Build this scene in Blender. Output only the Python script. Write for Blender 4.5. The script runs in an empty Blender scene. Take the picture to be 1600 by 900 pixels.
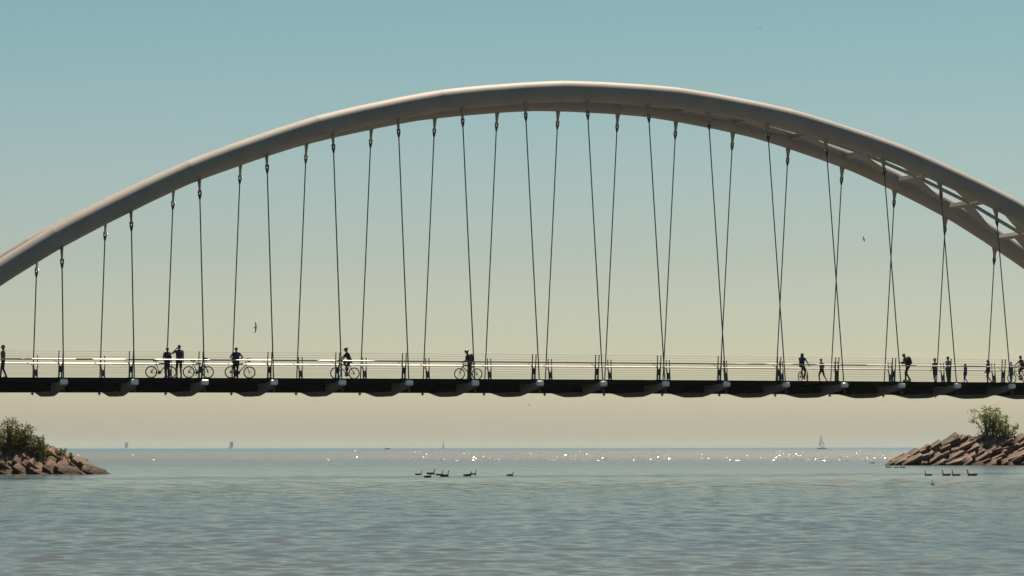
import bpy, bmesh, math, random
import numpy as np
from mathutils import Vector, Matrix

R = math.radians
scene = bpy.context.scene
col = scene.collection

# ------------------------------------------------------------------ camera
CAM = Vector((-57.566, -131.121, 1.6))
FPX = 3851.98            # focal length in pixels of a 1600 px wide picture
YAW = 0.375655
PITCH = math.atan((699.5 - 450) / FPX)
ROLL = -0.0010917
FW = Vector((math.sin(YAW) * math.cos(PITCH), math.cos(YAW) * math.cos(PITCH), math.sin(PITCH)))
_r = Vector((math.cos(YAW), -math.sin(YAW), 0))
_u = _r.cross(FW)
RT = _r * math.cos(ROLL) + _u * math.sin(ROLL)
UP = -_r * math.sin(ROLL) + _u * math.cos(ROLL)
cd = bpy.data.cameras.new('camera')
cam = bpy.data.objects.new('camera', cd)
col.objects.link(cam)
cd.sensor_width = 36
cd.lens = FPX / 1600 * 36
cd.clip_start = 1
cd.clip_end = 60000
cam.matrix_world = Matrix(((RT.x, UP.x, -FW.x, CAM.x), (RT.y, UP.y, -FW.y, CAM.y), (RT.z, UP.z, -FW.z, CAM.z), (0, 0, 0, 1)))
scene.camera = cam

# ------------------------------------------------------------------ sky and sun
SUN = Vector((0.26, 0.338, 1.0)).normalized()
world = bpy.data.worlds.new('World')
scene.world = world
world.use_nodes = True
wn, wl = world.node_tree.nodes, world.node_tree.links
wn.clear()
sky = wn.new('ShaderNodeTexSky')
sky.sky_type = 'NISHITA'
sky.sun_disc = False
sky.sun_elevation = math.asin(SUN.z)
sky.sun_rotation = math.atan2(SUN.x, SUN.y)
sky.altitude = 80
sky.air_density = 1.0
sky.dust_density = 2.0
sky.ozone_density = 1.0
tc = wn.new('ShaderNodeTexCoord')
sep = wn.new('ShaderNodeSeparateXYZ')
ramp = wn.new('ShaderNodeValToRGB')
mul = wn.new('ShaderNodeMixRGB')
mul.blend_type = 'MULTIPLY'
mul.inputs[0].default_value = 1
bg = wn.new('ShaderNodeBackground')
bg.inputs[1].default_value = 0.0631
wo = wn.new('ShaderNodeOutputWorld')
wl.new(tc.outputs['Generated'], sep.inputs[0])
wl.new(sep.outputs[2], ramp.inputs[0])
wl.new(sky.outputs[0], mul.inputs[1])
wl.new(ramp.outputs[0], mul.inputs[2])
wl.new(mul.outputs[0], bg.inputs[0])
wl.new(bg.outputs[0], wo.inputs[0])
SKY_TINT = [(0.0, (1.0, 1.0, .95)), (0.022, (.93, .93, .83)), (0.045, (.71, .715, .635)), (0.077, (.58, .585, .525)), (0.127, (.49, .565, .49)), (0.177, (.40, .545, .46)), (0.4, (.22, .37, .39)), (1.0, (.13, .24, .30))]
els = ramp.color_ramp.elements
while len(els) < len(SKY_TINT):
    els.new(0.5)
for e, (p, c) in zip(els, SKY_TINT):
    e.position = p
    e.color = (*c, 1)

sl = bpy.data.lights.new('sun', 'SUN')
sl.energy = 5.0
sl.angle = R(0.53)
sl.color = (1.0, 0.85, 0.66)
so = bpy.data.objects.new('sun', sl)
col.objects.link(so)
so.rotation_euler = SUN.to_track_quat('Z', 'Y').to_euler()
so.location = (0, 0, 80)

vs = scene.view_settings
scene.display_settings.display_device = 'sRGB'
vs.view_transform = 'Standard'
vs.look = 'None'
vs.exposure = 1.35
vs.gamma = 1.0
vs.use_curve_mapping = False
scene.cycles.use_denoising = True
scene.cycles.max_bounces = 6
scene.cycles.diffuse_bounces = 3
scene.cycles.glossy_bounces = 3
scene.cycles.volume_bounces = 1
scene.cycles.sample_clamp_indirect = 6

# ------------------------------------------------------------------ helpers
def px_ray(x, y):
    return (FW + RT * ((x - 800) / FPX) + UP * ((450 - y) / FPX))

def px_water(x, y, z=0.0):
    d = px_ray(x, y)
    return CAM + d * ((z - CAM.z) / d.z)

def px_depth(x, y, depth):
    return CAM + px_ray(x, y) * depth

def px_plane_w(x, y, w):
    d = px_ray(x, y)
    return CAM + d * ((w - CAM.y) / d.y)

def tag(o, label=None, cat=None, group=None, kind=None):
    if label: o['label'] = label
    if cat: o['category'] = cat
    if group: o['group'] = group
    if kind: o['kind'] = kind
    return o

def empty(name, loc=(0, 0, 0), rz=0.0):
    o = bpy.data.objects.new(name, None)
    o.empty_display_size = 0.2
    col.objects.link(o)
    o.location = loc
    o.rotation_euler = (0, 0, rz)
    return o

def link(name, me, parent=None, loc=None, rot=None):
    o = bpy.data.objects.new(name, me)
    col.objects.link(o)
    if parent: o.parent = parent
    if loc is not None: o.location = loc
    if rot is not None: o.rotation_euler = rot
    return o

def perp(d):
    d = Vector(d).normalized()
    a = Vector((0, 0, 1)) if abs(d.z) < 0.9 else Vector((1, 0, 0))
    u = a.cross(d).normalized()
    return u, d.cross(u)

class MB:
    def __init__(s):
        s.v = []; s.f = []; s.m = []
    def add(s, vs_, fs, m=0):
        b = len(s.v)
        s.v += [tuple(q) for q in vs_]
        s.f += [tuple(b + i for i in f) for f in fs]
        s.m += [m] * len(fs)
    def box(s, c, h, ax=None, m=0):
        c = Vector(c)
        ax = ax or (Vector((1, 0, 0)), Vector((0, 1, 0)), Vector((0, 0, 1)))
        vs_ = []
        for k in (-1, 1):
            for j in (-1, 1):
                for i in (-1, 1):
                    vs_.append(c + ax[0] * (h[0] * i) + ax[1] * (h[1] * j) + ax[2] * (h[2] * k))
        s.add(vs_, [(0, 2, 3, 1), (4, 5, 7, 6), (0, 1, 5, 4), (2, 6, 7, 3), (0, 4, 6, 2), (1, 3, 7, 5)], m)
    def bar(s, p, q, hw, hh, up=(0, 0, 1), hw2=None, m=0):
        # rectangular bar from p to q; half width hw across, half height hh along up
        p, q = Vector(p), Vector(q)
        d = (q - p).normalized()
        a = d.cross(Vector(up)).normalized()
        b = a.cross(d).normalized()
        hw2 = hw if hw2 is None else hw2
        vs_ = [p + a * hw * i + b * hh * j for i, j in ((-1, -1), (1, -1), (1, 1), (-1, 1))]
        vs_ += [q + a * hw2 * i + b * hh * j for i, j in ((-1, -1), (1, -1), (1, 1), (-1, 1))]
        s.add(vs_, [(0, 3, 2, 1), (4, 5, 6, 7), (0, 1, 5, 4), (1, 2, 6, 5), (2, 3, 7, 6), (3, 0, 4, 7)], m)
    def tube(s, pts, r, n=8, m=0, cap=True, closed=False):
        pts = [Vector(p) for p in pts]
        rs = r if isinstance(r, (list, tuple)) else [r] * len(pts)
        k = len(pts)
        base = len(s.v)
        u = None
        for i, p in enumerate(pts):
            if closed:
                t = (pts[(i + 1) % k] - pts[i - 1]).normalized()
            else:
                t = (pts[min(i + 1, k - 1)] - pts[max(i - 1, 0)]).normalized()
            if u is None:
                u, w = perp(t)
            else:
                u = (u - t * u.dot(t)).normalized()
            w = t.cross(u)
            for j in range(n):
                a = 2 * math.pi * j / n
                s.v.append(tuple(p + u * (rs[i] * math.cos(a)) + w * (rs[i] * math.sin(a))))
        segs = k if closed else k - 1
        for i in range(segs):
            for j in range(n):
                a = base + i * n + j
                b = base + i * n + (j + 1) % n
                c = base + ((i + 1) % k) * n + (j + 1) % n
                d = base + ((i + 1) % k) * n + j
                s.f.append((a, b, c, d)); s.m.append(m)
        if cap and not closed:
            s.f.append(tuple(base + j for j in reversed(range(n)))); s.m.append(m)
            s.f.append(tuple(base + (k - 1) * n + j for j in range(n))); s.m.append(m)
    def prism(s, poly, p0, ax, ay, az, t, m=0):
        # polygon (list of 2D) in plane (ax, ay) at p0, thickness t along az (centred)
        p0 = Vector(p0); n = len(poly)
        vs_ = [p0 + ax * a + ay * b - az * (t / 2) for a, b in poly] + [p0 + ax * a + ay * b + az * (t / 2) for a, b in poly]
        fs = [tuple(reversed(range(n))), tuple(range(n, 2 * n))]
        fs += [(i, (i + 1) % n, n + (i + 1) % n, n + i) for i in range(n)]
        s.add(vs_, fs, m)
    def mesh(s, name, mats, smooth=False):
        me = bpy.data.meshes.new(name)
        me.from_pydata(s.v, [], s.f)
        for q in (mats if isinstance(mats, (list, tuple)) else [mats]):
            me.materials.append(q)
        me.polygons.foreach_set('material_index', s.m)
        if smooth:
            me.polygons.foreach_set('use_smooth', [True] * len(me.polygons))
            try:
                me.set_sharp_from_angle(angle=R(40))
            except Exception:
                pass
        me.update()
        return me
    def build(s, name, mats, parent=None, smooth=False, loc=None, rot=None):
        return link(name, s.mesh(name, mats, smooth), parent, loc, rot)

# ------------------------------------------------------------------ materials
def material(name, base, rough=0.6, metallic=0.0, var=0.15, scale=3.0, bump=0.0, bscale=30.0, spec=0.5, rnd=0.0, coord='Object', detail=5):
    m = bpy.data.materials.new(name)
    m.use_nodes = True
    n, l = m.node_tree.nodes, m.node_tree.links
    b = n['Principled BSDF']
    b.inputs['Roughness'].default_value = rough
    b.inputs['Metallic'].default_value = metallic
    b.inputs['Specular IOR Level'].default_value = spec
    t = n.new('ShaderNodeTexCoord')
    no = n.new('ShaderNodeTexNoise')
    no.inputs['Scale'].default_value = scale
    no.inputs['Detail'].default_value = detail
    l.new(t.outputs[coord], no.inputs['Vector'])
    mr = n.new('ShaderNodeMapRange')
    mr.inputs['From Min'].default_value = 0.25
    mr.inputs['From Max'].default_value = 0.75
    mr.inputs['To Min'].default_value = 1 - var
    mr.inputs['To Max'].default_value = 1 + var
    l.new(no.outputs['Fac'], mr.inputs['Value'])
    mx = n.new('ShaderNodeVectorMath')
    mx.operation = 'SCALE'
    mx.inputs[0].default_value = base
    l.new(mr.outputs[0], mx.inputs['Scale'])
    out = mx.outputs[0]
    if rnd:
        oi = n.new('ShaderNodeObjectInfo')
        m2 = n.new('ShaderNodeMapRange')
        m2.inputs['To Min'].default_value = 1 - rnd
        m2.inputs['To Max'].default_value = 1 + rnd
        l.new(oi.outputs['Random'], m2.inputs['Value'])
        mx2 = n.new('ShaderNodeVectorMath')
        mx2.operation = 'SCALE'
        l.new(out, mx2.inputs[0])
        l.new(m2.outputs[0], mx2.inputs['Scale'])
        out = mx2.outputs[0]
    l.new(out, b.inputs['Base Color'])
    if bump:
        n2 = n.new('ShaderNodeTexNoise')
        n2.inputs['Scale'].default_value = bscale
        n2.inputs['Detail'].default_value = 6
        l.new(t.outputs[coord], n2.inputs['Vector'])
        bp = n.new('ShaderNodeBump')
        bp.inputs['Strength'].default_value = bump
        bp.inputs['Distance'].default_value = 0.05
        l.new(n2.outputs['Fac'], bp.inputs['Height'])
        l.new(bp.outputs[0], b.inputs['Normal'])
    return m

M = {}
M['arch'] = material('arch_paint', (0.228, 0.215, 0.202), 0.6, var=0.10, scale=0.8, bump=0.05, bscale=4, spec=0.15)
M['beam'] = material('beam_paint', (0.20, 0.205, 0.21), 0.6, var=0.12, scale=1.2, spec=0.0)
M['cap'] = material('anchor_paint', (0.75, 0.73, 0.68), 0.45, var=0.1, scale=2, spec=0.4)
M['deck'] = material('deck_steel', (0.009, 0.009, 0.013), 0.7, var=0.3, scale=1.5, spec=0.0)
M['deck_top'] = material('deck_concrete', (0.16, 0.15, 0.14), 0.9, var=0.15, scale=2)
M['plate'] = material('post_steel', (0.022, 0.025, 0.032), 0.5, var=0.2, scale=4, spec=0.4)
M['rail'] = material('rail_steel', (0.42, 0.39, 0.35), 0.42, 0.55, var=0.15, scale=3)
M['cable'] = material('cable_steel', (0.05, 0.072, 0.08), 0.45, 0.5, var=0.2, scale=6)
M['socket'] = material('socket_steel', (0.03, 0.032, 0.036), 0.45, 0.4, var=0.2, scale=8)
M['pin'] = material('pin_steel', (0.75, 0.74, 0.7), 0.3, 0.3, var=0.1, scale=8)
M['concrete'] = material('abutment_concrete', (0.32, 0.30, 0.27), 0.9, var=0.2, scale=0.6, bump=0.2, bscale=6)

# ------------------------------------------------------------------ bridge geometry
C0, LST, E3, E5 = 8.5385, 3.84272, -0.0004496, -2.5476e-06
W2 = 8.6988 / 2
KLEAN = 0.136204
A_, B_, Q_ = 20.7518, 0.00866245, 2.878e-07
Z0, Z1, Z2 = 5.28531, 0.0038083, -4.877e-05
S_END = 50.0

def station(i):
    t = i - C0
    return t * LST + E3 * t ** 3 + E5 * t ** 5
def z_anchor(s): return Z0 + Z1 * s + Z2 * s * s
def z_pin(s): return A_ - B_ * s * s - Q_ * s ** 4
def dz_pin(s): return -2 * B_ * s - 4 * Q_ * s ** 3
def z_deck(s): return z_anchor(s) + 0.15
TUBE_R = 0.6
FIN = 0.66
def z_arch(s): return z_pin(s) + FIN + TUBE_R * math.sqrt(1 + dz_pin(s) ** 2)
def w_lean(z): return W2 - KLEAN * (z - Z0)       # half distance of the leaning arch plane at height z
def arch_pt(s, side):                              # side -1 near, +1 far
    z = z_arch(s)
    return Vector((s, side * w_lean(z), z))

KNOTS = [3.64 + 7.27 * k for k in range(0, 7)]
KNOTS = sorted([-k for k in KNOTS] + KNOTS)
_kz = [z_arch(k) + 0.04 for k in KNOTS]
def z_tube(s): return 0.3 * float(np.interp(s, KNOTS, _kz)) + 0.7 * z_arch(s)
def arch_axis(s, side):
    z = z_tube(s)
    return Vector((s, side * w_lean(z), z))

# ------------------------------------------------------------------ the setting: water, shore, haze
def water_material():
    m = bpy.data.materials.new('lake_water')
    m.use_nodes = True
    n, l = m.node_tree.nodes, m.node_tree.links
    b = n['Principled BSDF']
    b.inputs['IOR'].default_value = 1.333
    t = n.new('ShaderNodeTexCoord')
    rot = n.new('ShaderNodeMapping')
    rot.inputs['Rotation'].default_value = (0, 0, YAW)      # wind rows run across the river mouth
    l.new(t.outputs['Object'], rot.inputs['Vector'])
    def noise(scale, stretch, detail, rough=0.55, dist=0.0):
        mp = n.new('ShaderNodeMapping')
        mp.inputs['Scale'].default_value = (scale * stretch[0], scale * stretch[1], 1)
        l.new(rot.outputs[0], mp.inputs['Vector'])
        no = n.new('ShaderNodeTexNoise')
        no.inputs['Scale'].default_value = 1.0
        no.inputs['Detail'].default_value = detail
        no.inputs['Roughness'].default_value = rough
        no.inputs['Distortion'].default_value = dist
        l.new(mp.outputs[0], no.inputs['Vector'])
        return no.outputs['Fac']
    def math_(op, a, bb):
        q = n.new('ShaderNodeMath'); q.operation = op
        for k, v in enumerate((a, bb)):
            if isinstance(v, (int, float)): q.inputs[k].default_value = v
            else: l.new(v, q.inputs[k])
        return q.outputs[0]
    def ramp_(v, a, bb, lo, hi, smooth=True):
        q = n.new('ShaderNodeMapRange')
        if smooth: q.interpolation_type = 'SMOOTHSTEP'
        q.inputs['From Min'].default_value = a; q.inputs['From Max'].default_value = bb
        q.inputs['To Min'].default_value = lo; q.inputs['To Max'].default_value = hi
        l.new(v, q.inputs['Value'])
        return q.outputs[0]
    swell = noise(0.35, (0.35, 1.0), 3, 0.5)
    wave = noise(1.3, (0.45, 1.0), 3, 0.55, 0.4)
    ripple = noise(5.0, (0.5, 1.0), 3, 0.6, 0.3)
    sp = n.new('ShaderNodeSeparateXYZ')
    l.new(rot.outputs[0], sp.inputs[0])
    farw = ramp_(sp.outputs[1], -60, 190, 0.03, 1.0)
    h = math_('ADD', math_('MULTIPLY', math_('ADD', math_('MULTIPLY', swell, 0.5), math_('MULTIPLY', wave, 0.3)), farw), math_('MULTIPLY', ripple, 0.012))
    # rougher open lake outside the river mouth, and long cat's paws of wind
    open_ = ramp_(sp.outputs[1], 120, 330, 0.0, 1.0)
    paws = ramp_(noise(0.02, (0.12, 1.0), 4, 0.6), 0.35, 0.65, 0.75, 1.25)
    hs = math_('MULTIPLY', h, math_('MULTIPLY', paws, math_('ADD', 1.0, math_('MULTIPLY', open_, 0.3))))
    # beyond the point where single waves can be told apart they act as a rough surface
    l.new(ramp_(sp.outputs[1], -60, 300, 0.12, 0.42), b.inputs['Roughness'])
    bp = n.new('ShaderNodeBump')
    bp.inputs['Strength'].default_value = 1.0
    bp.inputs['Distance'].default_value = 1.0
    l.new(hs, bp.inputs['Height'])
    l.new(bp.outputs[0], b.inputs['Normal'])
    # silty river plume near, bluer lake outside; drifting brownish silt
    silt = ramp_(noise(0.03, (0.25, 1.0), 4, 0.6), 0.42, 0.62, 0.0, 1.0)
    c1 = n.new('ShaderNodeMixRGB')
    c1.inputs[1].default_value = (0.044, 0.056, 0.055, 1)
    c1.inputs[2].default_value = (0.056, 0.060, 0.056, 1)
    l.new(silt, c1.inputs[0])
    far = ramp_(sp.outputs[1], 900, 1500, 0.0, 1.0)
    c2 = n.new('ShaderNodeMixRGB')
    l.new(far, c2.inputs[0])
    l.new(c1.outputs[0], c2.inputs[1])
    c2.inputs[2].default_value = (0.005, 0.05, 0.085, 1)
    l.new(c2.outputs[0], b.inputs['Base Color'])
    return m

XA, XB, YA, YB = -9000.0, 22000.0, -900.0, 27000.0
def water_mesh():
    """one sheet: fine where the river mouth is seen close by, coarse towards the horizon; wind waves are real relief"""
    c0 = math.atan2(FW.y, FW.x)
    half = R(15.5)
    nf = 330
    ang = [c0 - half + 2 * half * i / nf for i in range(nf + 1)]
    m_ = 70
    ang += [c0 + half + (2 * math.pi - 2 * half) * i / m_ for i in range(1, m_)]
    ang = np.array(ang); nc = len(ang)
    rad = [5.0, 12.0, 20.0]
    r = 26.0
    while r < 330:
        rad.append(r); r += max(0.065, 0.0021 * r)
    while r < 42000:
        rad.append(r); r *= 1.06
    rad = np.array(rad); nr = len(rad)
    RR, AA = np.meshgrid(rad, ang, indexing='ij')
    X = CAM.x + RR * np.cos(AA); Y = CAM.y + RR * np.sin(AA)
    X = np.clip(X, XA, XB); Y = np.clip(Y, YA, YB)
    dang = np.abs((AA - c0 + math.pi) % (2 * math.pi) - math.pi)
    sp = np.where((dang < half + 1e-4) & (RR < 330), np.maximum(RR * 2 * half / nf, np.maximum(0.065, 0.0021 * RR)), 1e3)
    fade = np.clip((330 - RR) / 140, 0, 1)
    rg = np.random.default_rng(5)
    Z = np.zeros_like(X)
    wind = c0 + 0.25
    n = 64
    for i in range(n):
        lam = 0.18 * (1.5 / 0.18) ** ((i + rg.random()) / n)
        th = wind + rg.normal(0, 0.42)
        amp = WAVE_SLOPE * lam / (2 * math.pi) * math.sqrt(2.0 / n) * (1.0 if lam < 0.6 else 0.6 / lam)
        k = 2 * math.pi / lam
        keep = np.clip((lam / sp - 2.6) / 1.5, 0, 1)
        ph = k * (X * math.cos(th) + Y * math.sin(th)) + rg.random() * 6.283
        # slow gusts vary each train
        gl = 2 * math.pi / (9 + 22 * rg.random()); g2 = rg.random() * 6.283
        gust = 1 + 0.55 * np.sin(gl * (X * math.cos(g2) + Y * math.sin(g2)) + g2 * 3)
        Z += amp * keep * fade * gust * np.sin(ph)
    co = np.stack([X, Y, Z], -1).reshape(-1, 3)
    me = bpy.data.meshes.new('water')
    i = np.arange(nr - 1)[:, None] * nc; j = np.arange(nc)[None, :]
    f = np.stack([i + j, i + nc + j, i + nc + (j + 1) % nc, i + (j + 1) % nc], -1).reshape(-1, 4)
    me.vertices.add(len(co) + 1)
    me.vertices.foreach_set('co', np.concatenate([co.ravel(), [CAM.x, CAM.y, 0.0]]).astype(np.float32))
    tri = np.stack([np.full(nc, len(co)), np.arange(nc), (np.arange(nc) + 1) % nc], -1)
    loops = np.concatenate([f.ravel(), tri.ravel()]).astype(np.int32)
    me.loops.add(len(loops)); me.loops.foreach_set('vertex_index', loops)
    st = np.concatenate([np.arange(len(f)) * 4, len(f) * 4 + np.arange(nc) * 3]).astype(np.int32)
    me.polygons.add(len(st)); me.polygons.foreach_set('loop_start', st)
    me.update(calc_edges=True)
    me.validate()
    me.polygons.foreach_set('use_smooth', [True] * len(me.polygons))
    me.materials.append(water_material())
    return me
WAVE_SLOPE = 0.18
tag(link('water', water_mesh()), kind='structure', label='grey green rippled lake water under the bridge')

# steep little wavelets added to the open lake, tilted to throw sun glints
def wavelets():
    rg = random.Random(12)
    mb = MB()
    f2 = Vector((FW.x, FW.y, 0)).normalized(); r2 = Vector((RT.x, RT.y, 0)).normalized()
    for _ in range(1500):
        y = 704 + 16 * rg.random() ** 0.8
        g = rg.random()
        x = rg.gauss(1330, 110) if g < 0.30 else (rg.gauss(790, 130) if g < 0.55 else rg.uniform(-100, 1750))
        p = px_water(x, y)
        w = rg.uniform(0.05, 0.17); dpt = rg.uniform(0.03, 0.075)
        h = dpt * math.tan(R(rg.gauss(29, 9)))
        a = rg.gauss(0, 0.22)
        u = r2 * math.cos(a) + f2 * math.sin(a); v = f2 * math.cos(a) - r2 * math.sin(a)
        top = AZ * h
        z0 = AZ * -0.01
        mb.add([p - u * w + z0, p + u * w + z0, p + v * dpt + u * w * 0.55 + top, p + v * dpt - u * w * 0.55 + top, p + v * dpt * 2.2 + u * w + z0, p + v * dpt * 2.2 - u * w + z0],
               [(0, 1, 2, 3), (3, 2, 4, 5), (0, 3, 5), (1, 4, 2)])
    m = bpy.data.materials.new('wavelet_water'); m.use_nodes = True
    b = m.node_tree.nodes['Principled BSDF']
    b.inputs['Base Color'].default_value = (0.05, 0.07, 0.068, 1)
    b.inputs['IOR'].default_value = 1.333
    b.inputs['Roughness'].default_value = 0.16
    o = mb.build('wavelets', m)
    tag(o, 'small choppy wavelets added for sun glints on the open lake', kind='stuff')
AX, AY, AZ = Vector((1, 0, 0)), Vector((0, 1, 0)), Vector((0, 0, 1))
wavelets()

# low far shore on the horizon
rng = random.Random(3)
mb = MB()
n_ = 160
for k in range(n_ + 1):
    x = XA + 200 + (XB - XA - 400) * k / n_
    y = 25600 - ((x - 9500) / 16000) ** 2 * 1500
    h = 46 + 10 * math.sin(k * 0.23) + 5 * math.sin(k * 0.71 + 1) + rng.uniform(-3, 3)
    mb.v += [(x, y - 300, -0.5), (x, y - 100, h * 0.7), (x, y + 200, h), (x, y + 600, -0.5)]
for k in range(n_):
    for j in range(3):
        a = k * 4 + j
        mb.f.append((a, a + 4, a + 5, a + 1)); mb.m.append(0)
M['shore'] = material('far_woods', (0.06, 0.085, 0.06), 0.95, var=0.4, scale=0.01)
tag(mb.build('far_shore', M['shore'], smooth=True), kind='structure')

M['bank'] = material('bank_earth', (0.12, 0.105, 0.07), 0.95, var=0.4, scale=0.25, bump=0.4, bscale=1.5)
def bank(name, x0, x1, y0, y1, hmax):
    mb = MB(); nx, ny = 28, 22
    r_ = random.Random(hash(name) % 7)
    for j in range(ny + 1):
        for i in range(nx + 1):
            u, v = i / nx, j / ny
            e = min(u, 1 - u, 1) * (x1 - x0)
            g = min(v, 1 - v) * (y1 - y0)
            h = -0.6 + min(hmax + 0.6, 0.55 * min(e, g)) + math.sin(i * 1.7 + j) * 0.15
            mb.v.append((x0 + u * (x1 - x0), y0 + v * (y1 - y0), h))
    for j in range(ny):
        for i in range(nx):
            a = j * (nx + 1) + i
            mb.f.append((a, a + 1, a + nx + 2, a + nx + 1)); mb.m.append(0)
    tag(mb.build(name, M['bank'], smooth=True), kind='structure')
bank('river_bank', -96, -45.5, -16, 34, z_deck(-50) - 0.35)
bank('river_bank', 45.5, 96, -34, 14, z_deck(50) - 0.35)

# ------------------------------------------------------------------ bridge
bridge = empty('arch_bridge', (0, 0, 0))
tag(bridge, 'cream tied twin tube arch footbridge with dark deck over the river mouth', 'bridge')
AX, AY, AZ = Vector((1, 0, 0)), Vector((0, 1, 0)), Vector((0, 0, 1))

# arch tubes of straight welded segments
def tube_arch(side):
    mb = MB()
    pts, rs = [], []
    for k in range(len(KNOTS)):
        s0 = KNOTS[k]
        if k == 0:
            pts.append(arch_axis(s0, side)); rs.append(TUBE_R); continue
        if k == len(KNOTS) - 1:
            pts.append(arch_axis(s0, side)); rs.append(TUBE_R); break
        if k > 0:
            for ds, rr in ((-2.4, TUBE_R), (-1.2, TUBE_R), (-0.5, TUBE_R), (-0.06, TUBE_R), (-0.02, TUBE_R + 0.003), (0.02, TUBE_R + 0.003), (0.06, TUBE_R), (0.5, TUBE_R), (1.2, TUBE_R), (2.4, TUBE_R)):
                q = arch_axis(s0 + ds, side)
                pts.append(q); rs.append(rr)
    mb.tube(pts, rs, 48)
    me = mb.mesh('arch_tube', M['arch'], False)
    me.polygons.foreach_set('use_smooth', [True] * len(me.polygons))
    return link('arch_tube', me, bridge)
STN = list(range(-2, 20))
arch_objs = {}
for side in (-1, 1):
    a = tube_arch(side)
    arch_objs[side] = a
    a['label'] = 'near cream tubular steel arch rib leaning inwards' if side < 0 else 'far cream tubular steel arch rib leaning inwards'
    for i in STN:
        s = station(i)
        zp = z_pin(s)
        pin = Vector((s, side * w_lean(zp), zp))
        c = arch_axis(s, side)
        up = (c - pin).normalized()
        yy = AX.cross(up).normalized()
        top = (c - pin).length - 0.30
        mb = MB()
        hw = 0.44
        poly = [(-0.075, 0.06), (0.075, 0.06), (0.17, 0.42), (0.25, 0.62), (hw, top), (-hw, top), (-0.25, 0.62), (-0.17, 0.42)]
        mb.prism(poly, pin, yy, up, AX, 0.07)
        mb.build('hanger_plate', M['arch'], a)

# hangers: rod, fork socket and pin, threaded end under the outrigger
for side in (-1, 1):
    for i in STN:
        s = station(i)
        zp = z_pin(s)
        pin = Vector((s, side * w_lean(zp), zp))
        za = z_anchor(s)
        foot = Vector((s, side * W2, za - 0.62))
        if zp - za < 1.5:
            continue
        d = (foot - pin).normalized()
        mb = MB()
        mb.tube([pin + d * 0.30, foot], 0.034, 10)
        h = mb.build('hanger', M['cable'], bridge, smooth=True)
        mb = MB()
        yy = AX.cross(d).normalized()
        for q in (-1, 1):
            mb.bar(pin + AX * (0.065 * q) - d * 0.10, pin + AX * (0.065 * q) + d * 0.17, 0.065, 0.022, up=AX)
        mb.tube([pin + d * 0.12, pin + d * 0.22, pin + d * 0.34, pin + d * 0.40], [0.085, 0.085, 0.06, 0.04], 10)
        mb.build('socket', M['socket'], h)
        mb = MB()
        mb.tube([pin - AX * 0.11, pin + AX * 0.11], 0.04, 10)
        mb.build('pin', M['pin'], h)
        mb = MB()
        mb.tube([Vector((s, side * W2, za - 0.48)), Vector((s, side * W2, za - 0.56))], 0.085, 6)
        mb.build('anchor_nut', M['socket'], h)

# bracing between the arches: struts, spine and tapered plates
def br_pts(i):
    s = station(i)
    n_, f_ = arch_axis(s, -1), arch_axis(s, 1)
    return n_, f_, (n_ + f_) / 2
brace_stn = [i for i in STN if 1 <= i <= 16]
for i in STN:
    s = station(i)
    if z_tube(s) < z_deck(s) + 5:
        continue
    n1, f1, m1 = br_pts(i)
    tz = (arch_axis(s + 0.1, 1) - arch_axis(s - 0.1, 1)).normalized()
    upn = AY.cross(tz); upn = upn if upn.z > 0 else -upn
    mb = MB()
    mb.bar(n1 + AY * 0.5, f1 - AY * 0.5, 0.16, 0.13, up=upn)
    mb.build('brace_strut', M['arch'], bridge)
    if i + 1 in STN and z_tube(station(i + 1)) >= z_deck(station(i + 1)) + 5:
        n2, f2, m2 = br_pts(i + 1)
        d = (m2 - m1).normalized()
        mb = MB()
        mb.bar(m1 + d * 0.17, m2 - d * 0.17, 0.10, 0.08, up=upn)
        mb.build('brace_spine', M['arch'], bridge)
        mb = MB()
        # tapered plate: narrow at the near rib, broad where it meets the next strut
        def plate(a, c0, c1):
            ln = (c0 + c1) / 2 - a
            sd = (c1 - c0).normalized()
            up_ = ln.cross(sd).normalized()
            if up_.z < 0: up_ = -up_
            vs_ = [a - sd * 0.08, a + sd * 0.08, c1, c0]
            lo = [q - up_ * 0.05 for q in vs_]; hi = [q + up_ * 0.05 for q in vs_]
            m_ = MB()
            m_.add(lo + hi, [(0, 1, 2, 3), (7, 6, 5, 4), (0, 4, 5, 1), (1, 5, 6, 2), (2, 6, 7, 3), (3, 7, 4, 0)])
            m_.build('brace_plate', M['arch'], bridge)
        back = d * 0.19
        plate(n1 + AY * 0.45 + d * 0.3, m2 - back - AY * 1.15, m2 - back - AY * 0.12)
        plate(f2 - AY * 0.45 - d * 0.3, m1 + back + AY * 0.12, m1 + back + AY * 1.15)

# deck: slab, edge channels and box bottom following the camber
SS = [-S_END - 2 + k * 2.0 for k in range(int((2 * S_END + 4) / 2) + 1)]
def sweep(name, prof, mat, label=None, z=z_anchor, parent=bridge):
    mb = MB(); n = len(prof)
    for s in SS:
        for (w, dz) in prof:
            mb.v.append((s, w, z(s) + dz))
    for k in range(len(SS) - 1):
        for j in range(n):
            a, b = k * n + j, k * n + (j + 1) % n
            mb.f.append((a, b, b + n, a + n)); mb.m.append(0)
    mb.f.append(tuple(reversed(range(n)))); mb.m.append(0)
    mb.f.append(tuple((len(SS) - 1) * n + j for j in range(n))); mb.m.append(0)
    return mb.build(name, mat, parent)
DW = 3.62
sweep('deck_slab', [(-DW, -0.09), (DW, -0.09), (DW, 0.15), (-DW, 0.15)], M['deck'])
sweep('walkway_surface', [(-DW + 0.3, 0.152), (DW - 0.3, 0.152), (DW - 0.3, 0.158), (-DW + 0.3, 0.158)], M['deck_top'])
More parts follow.
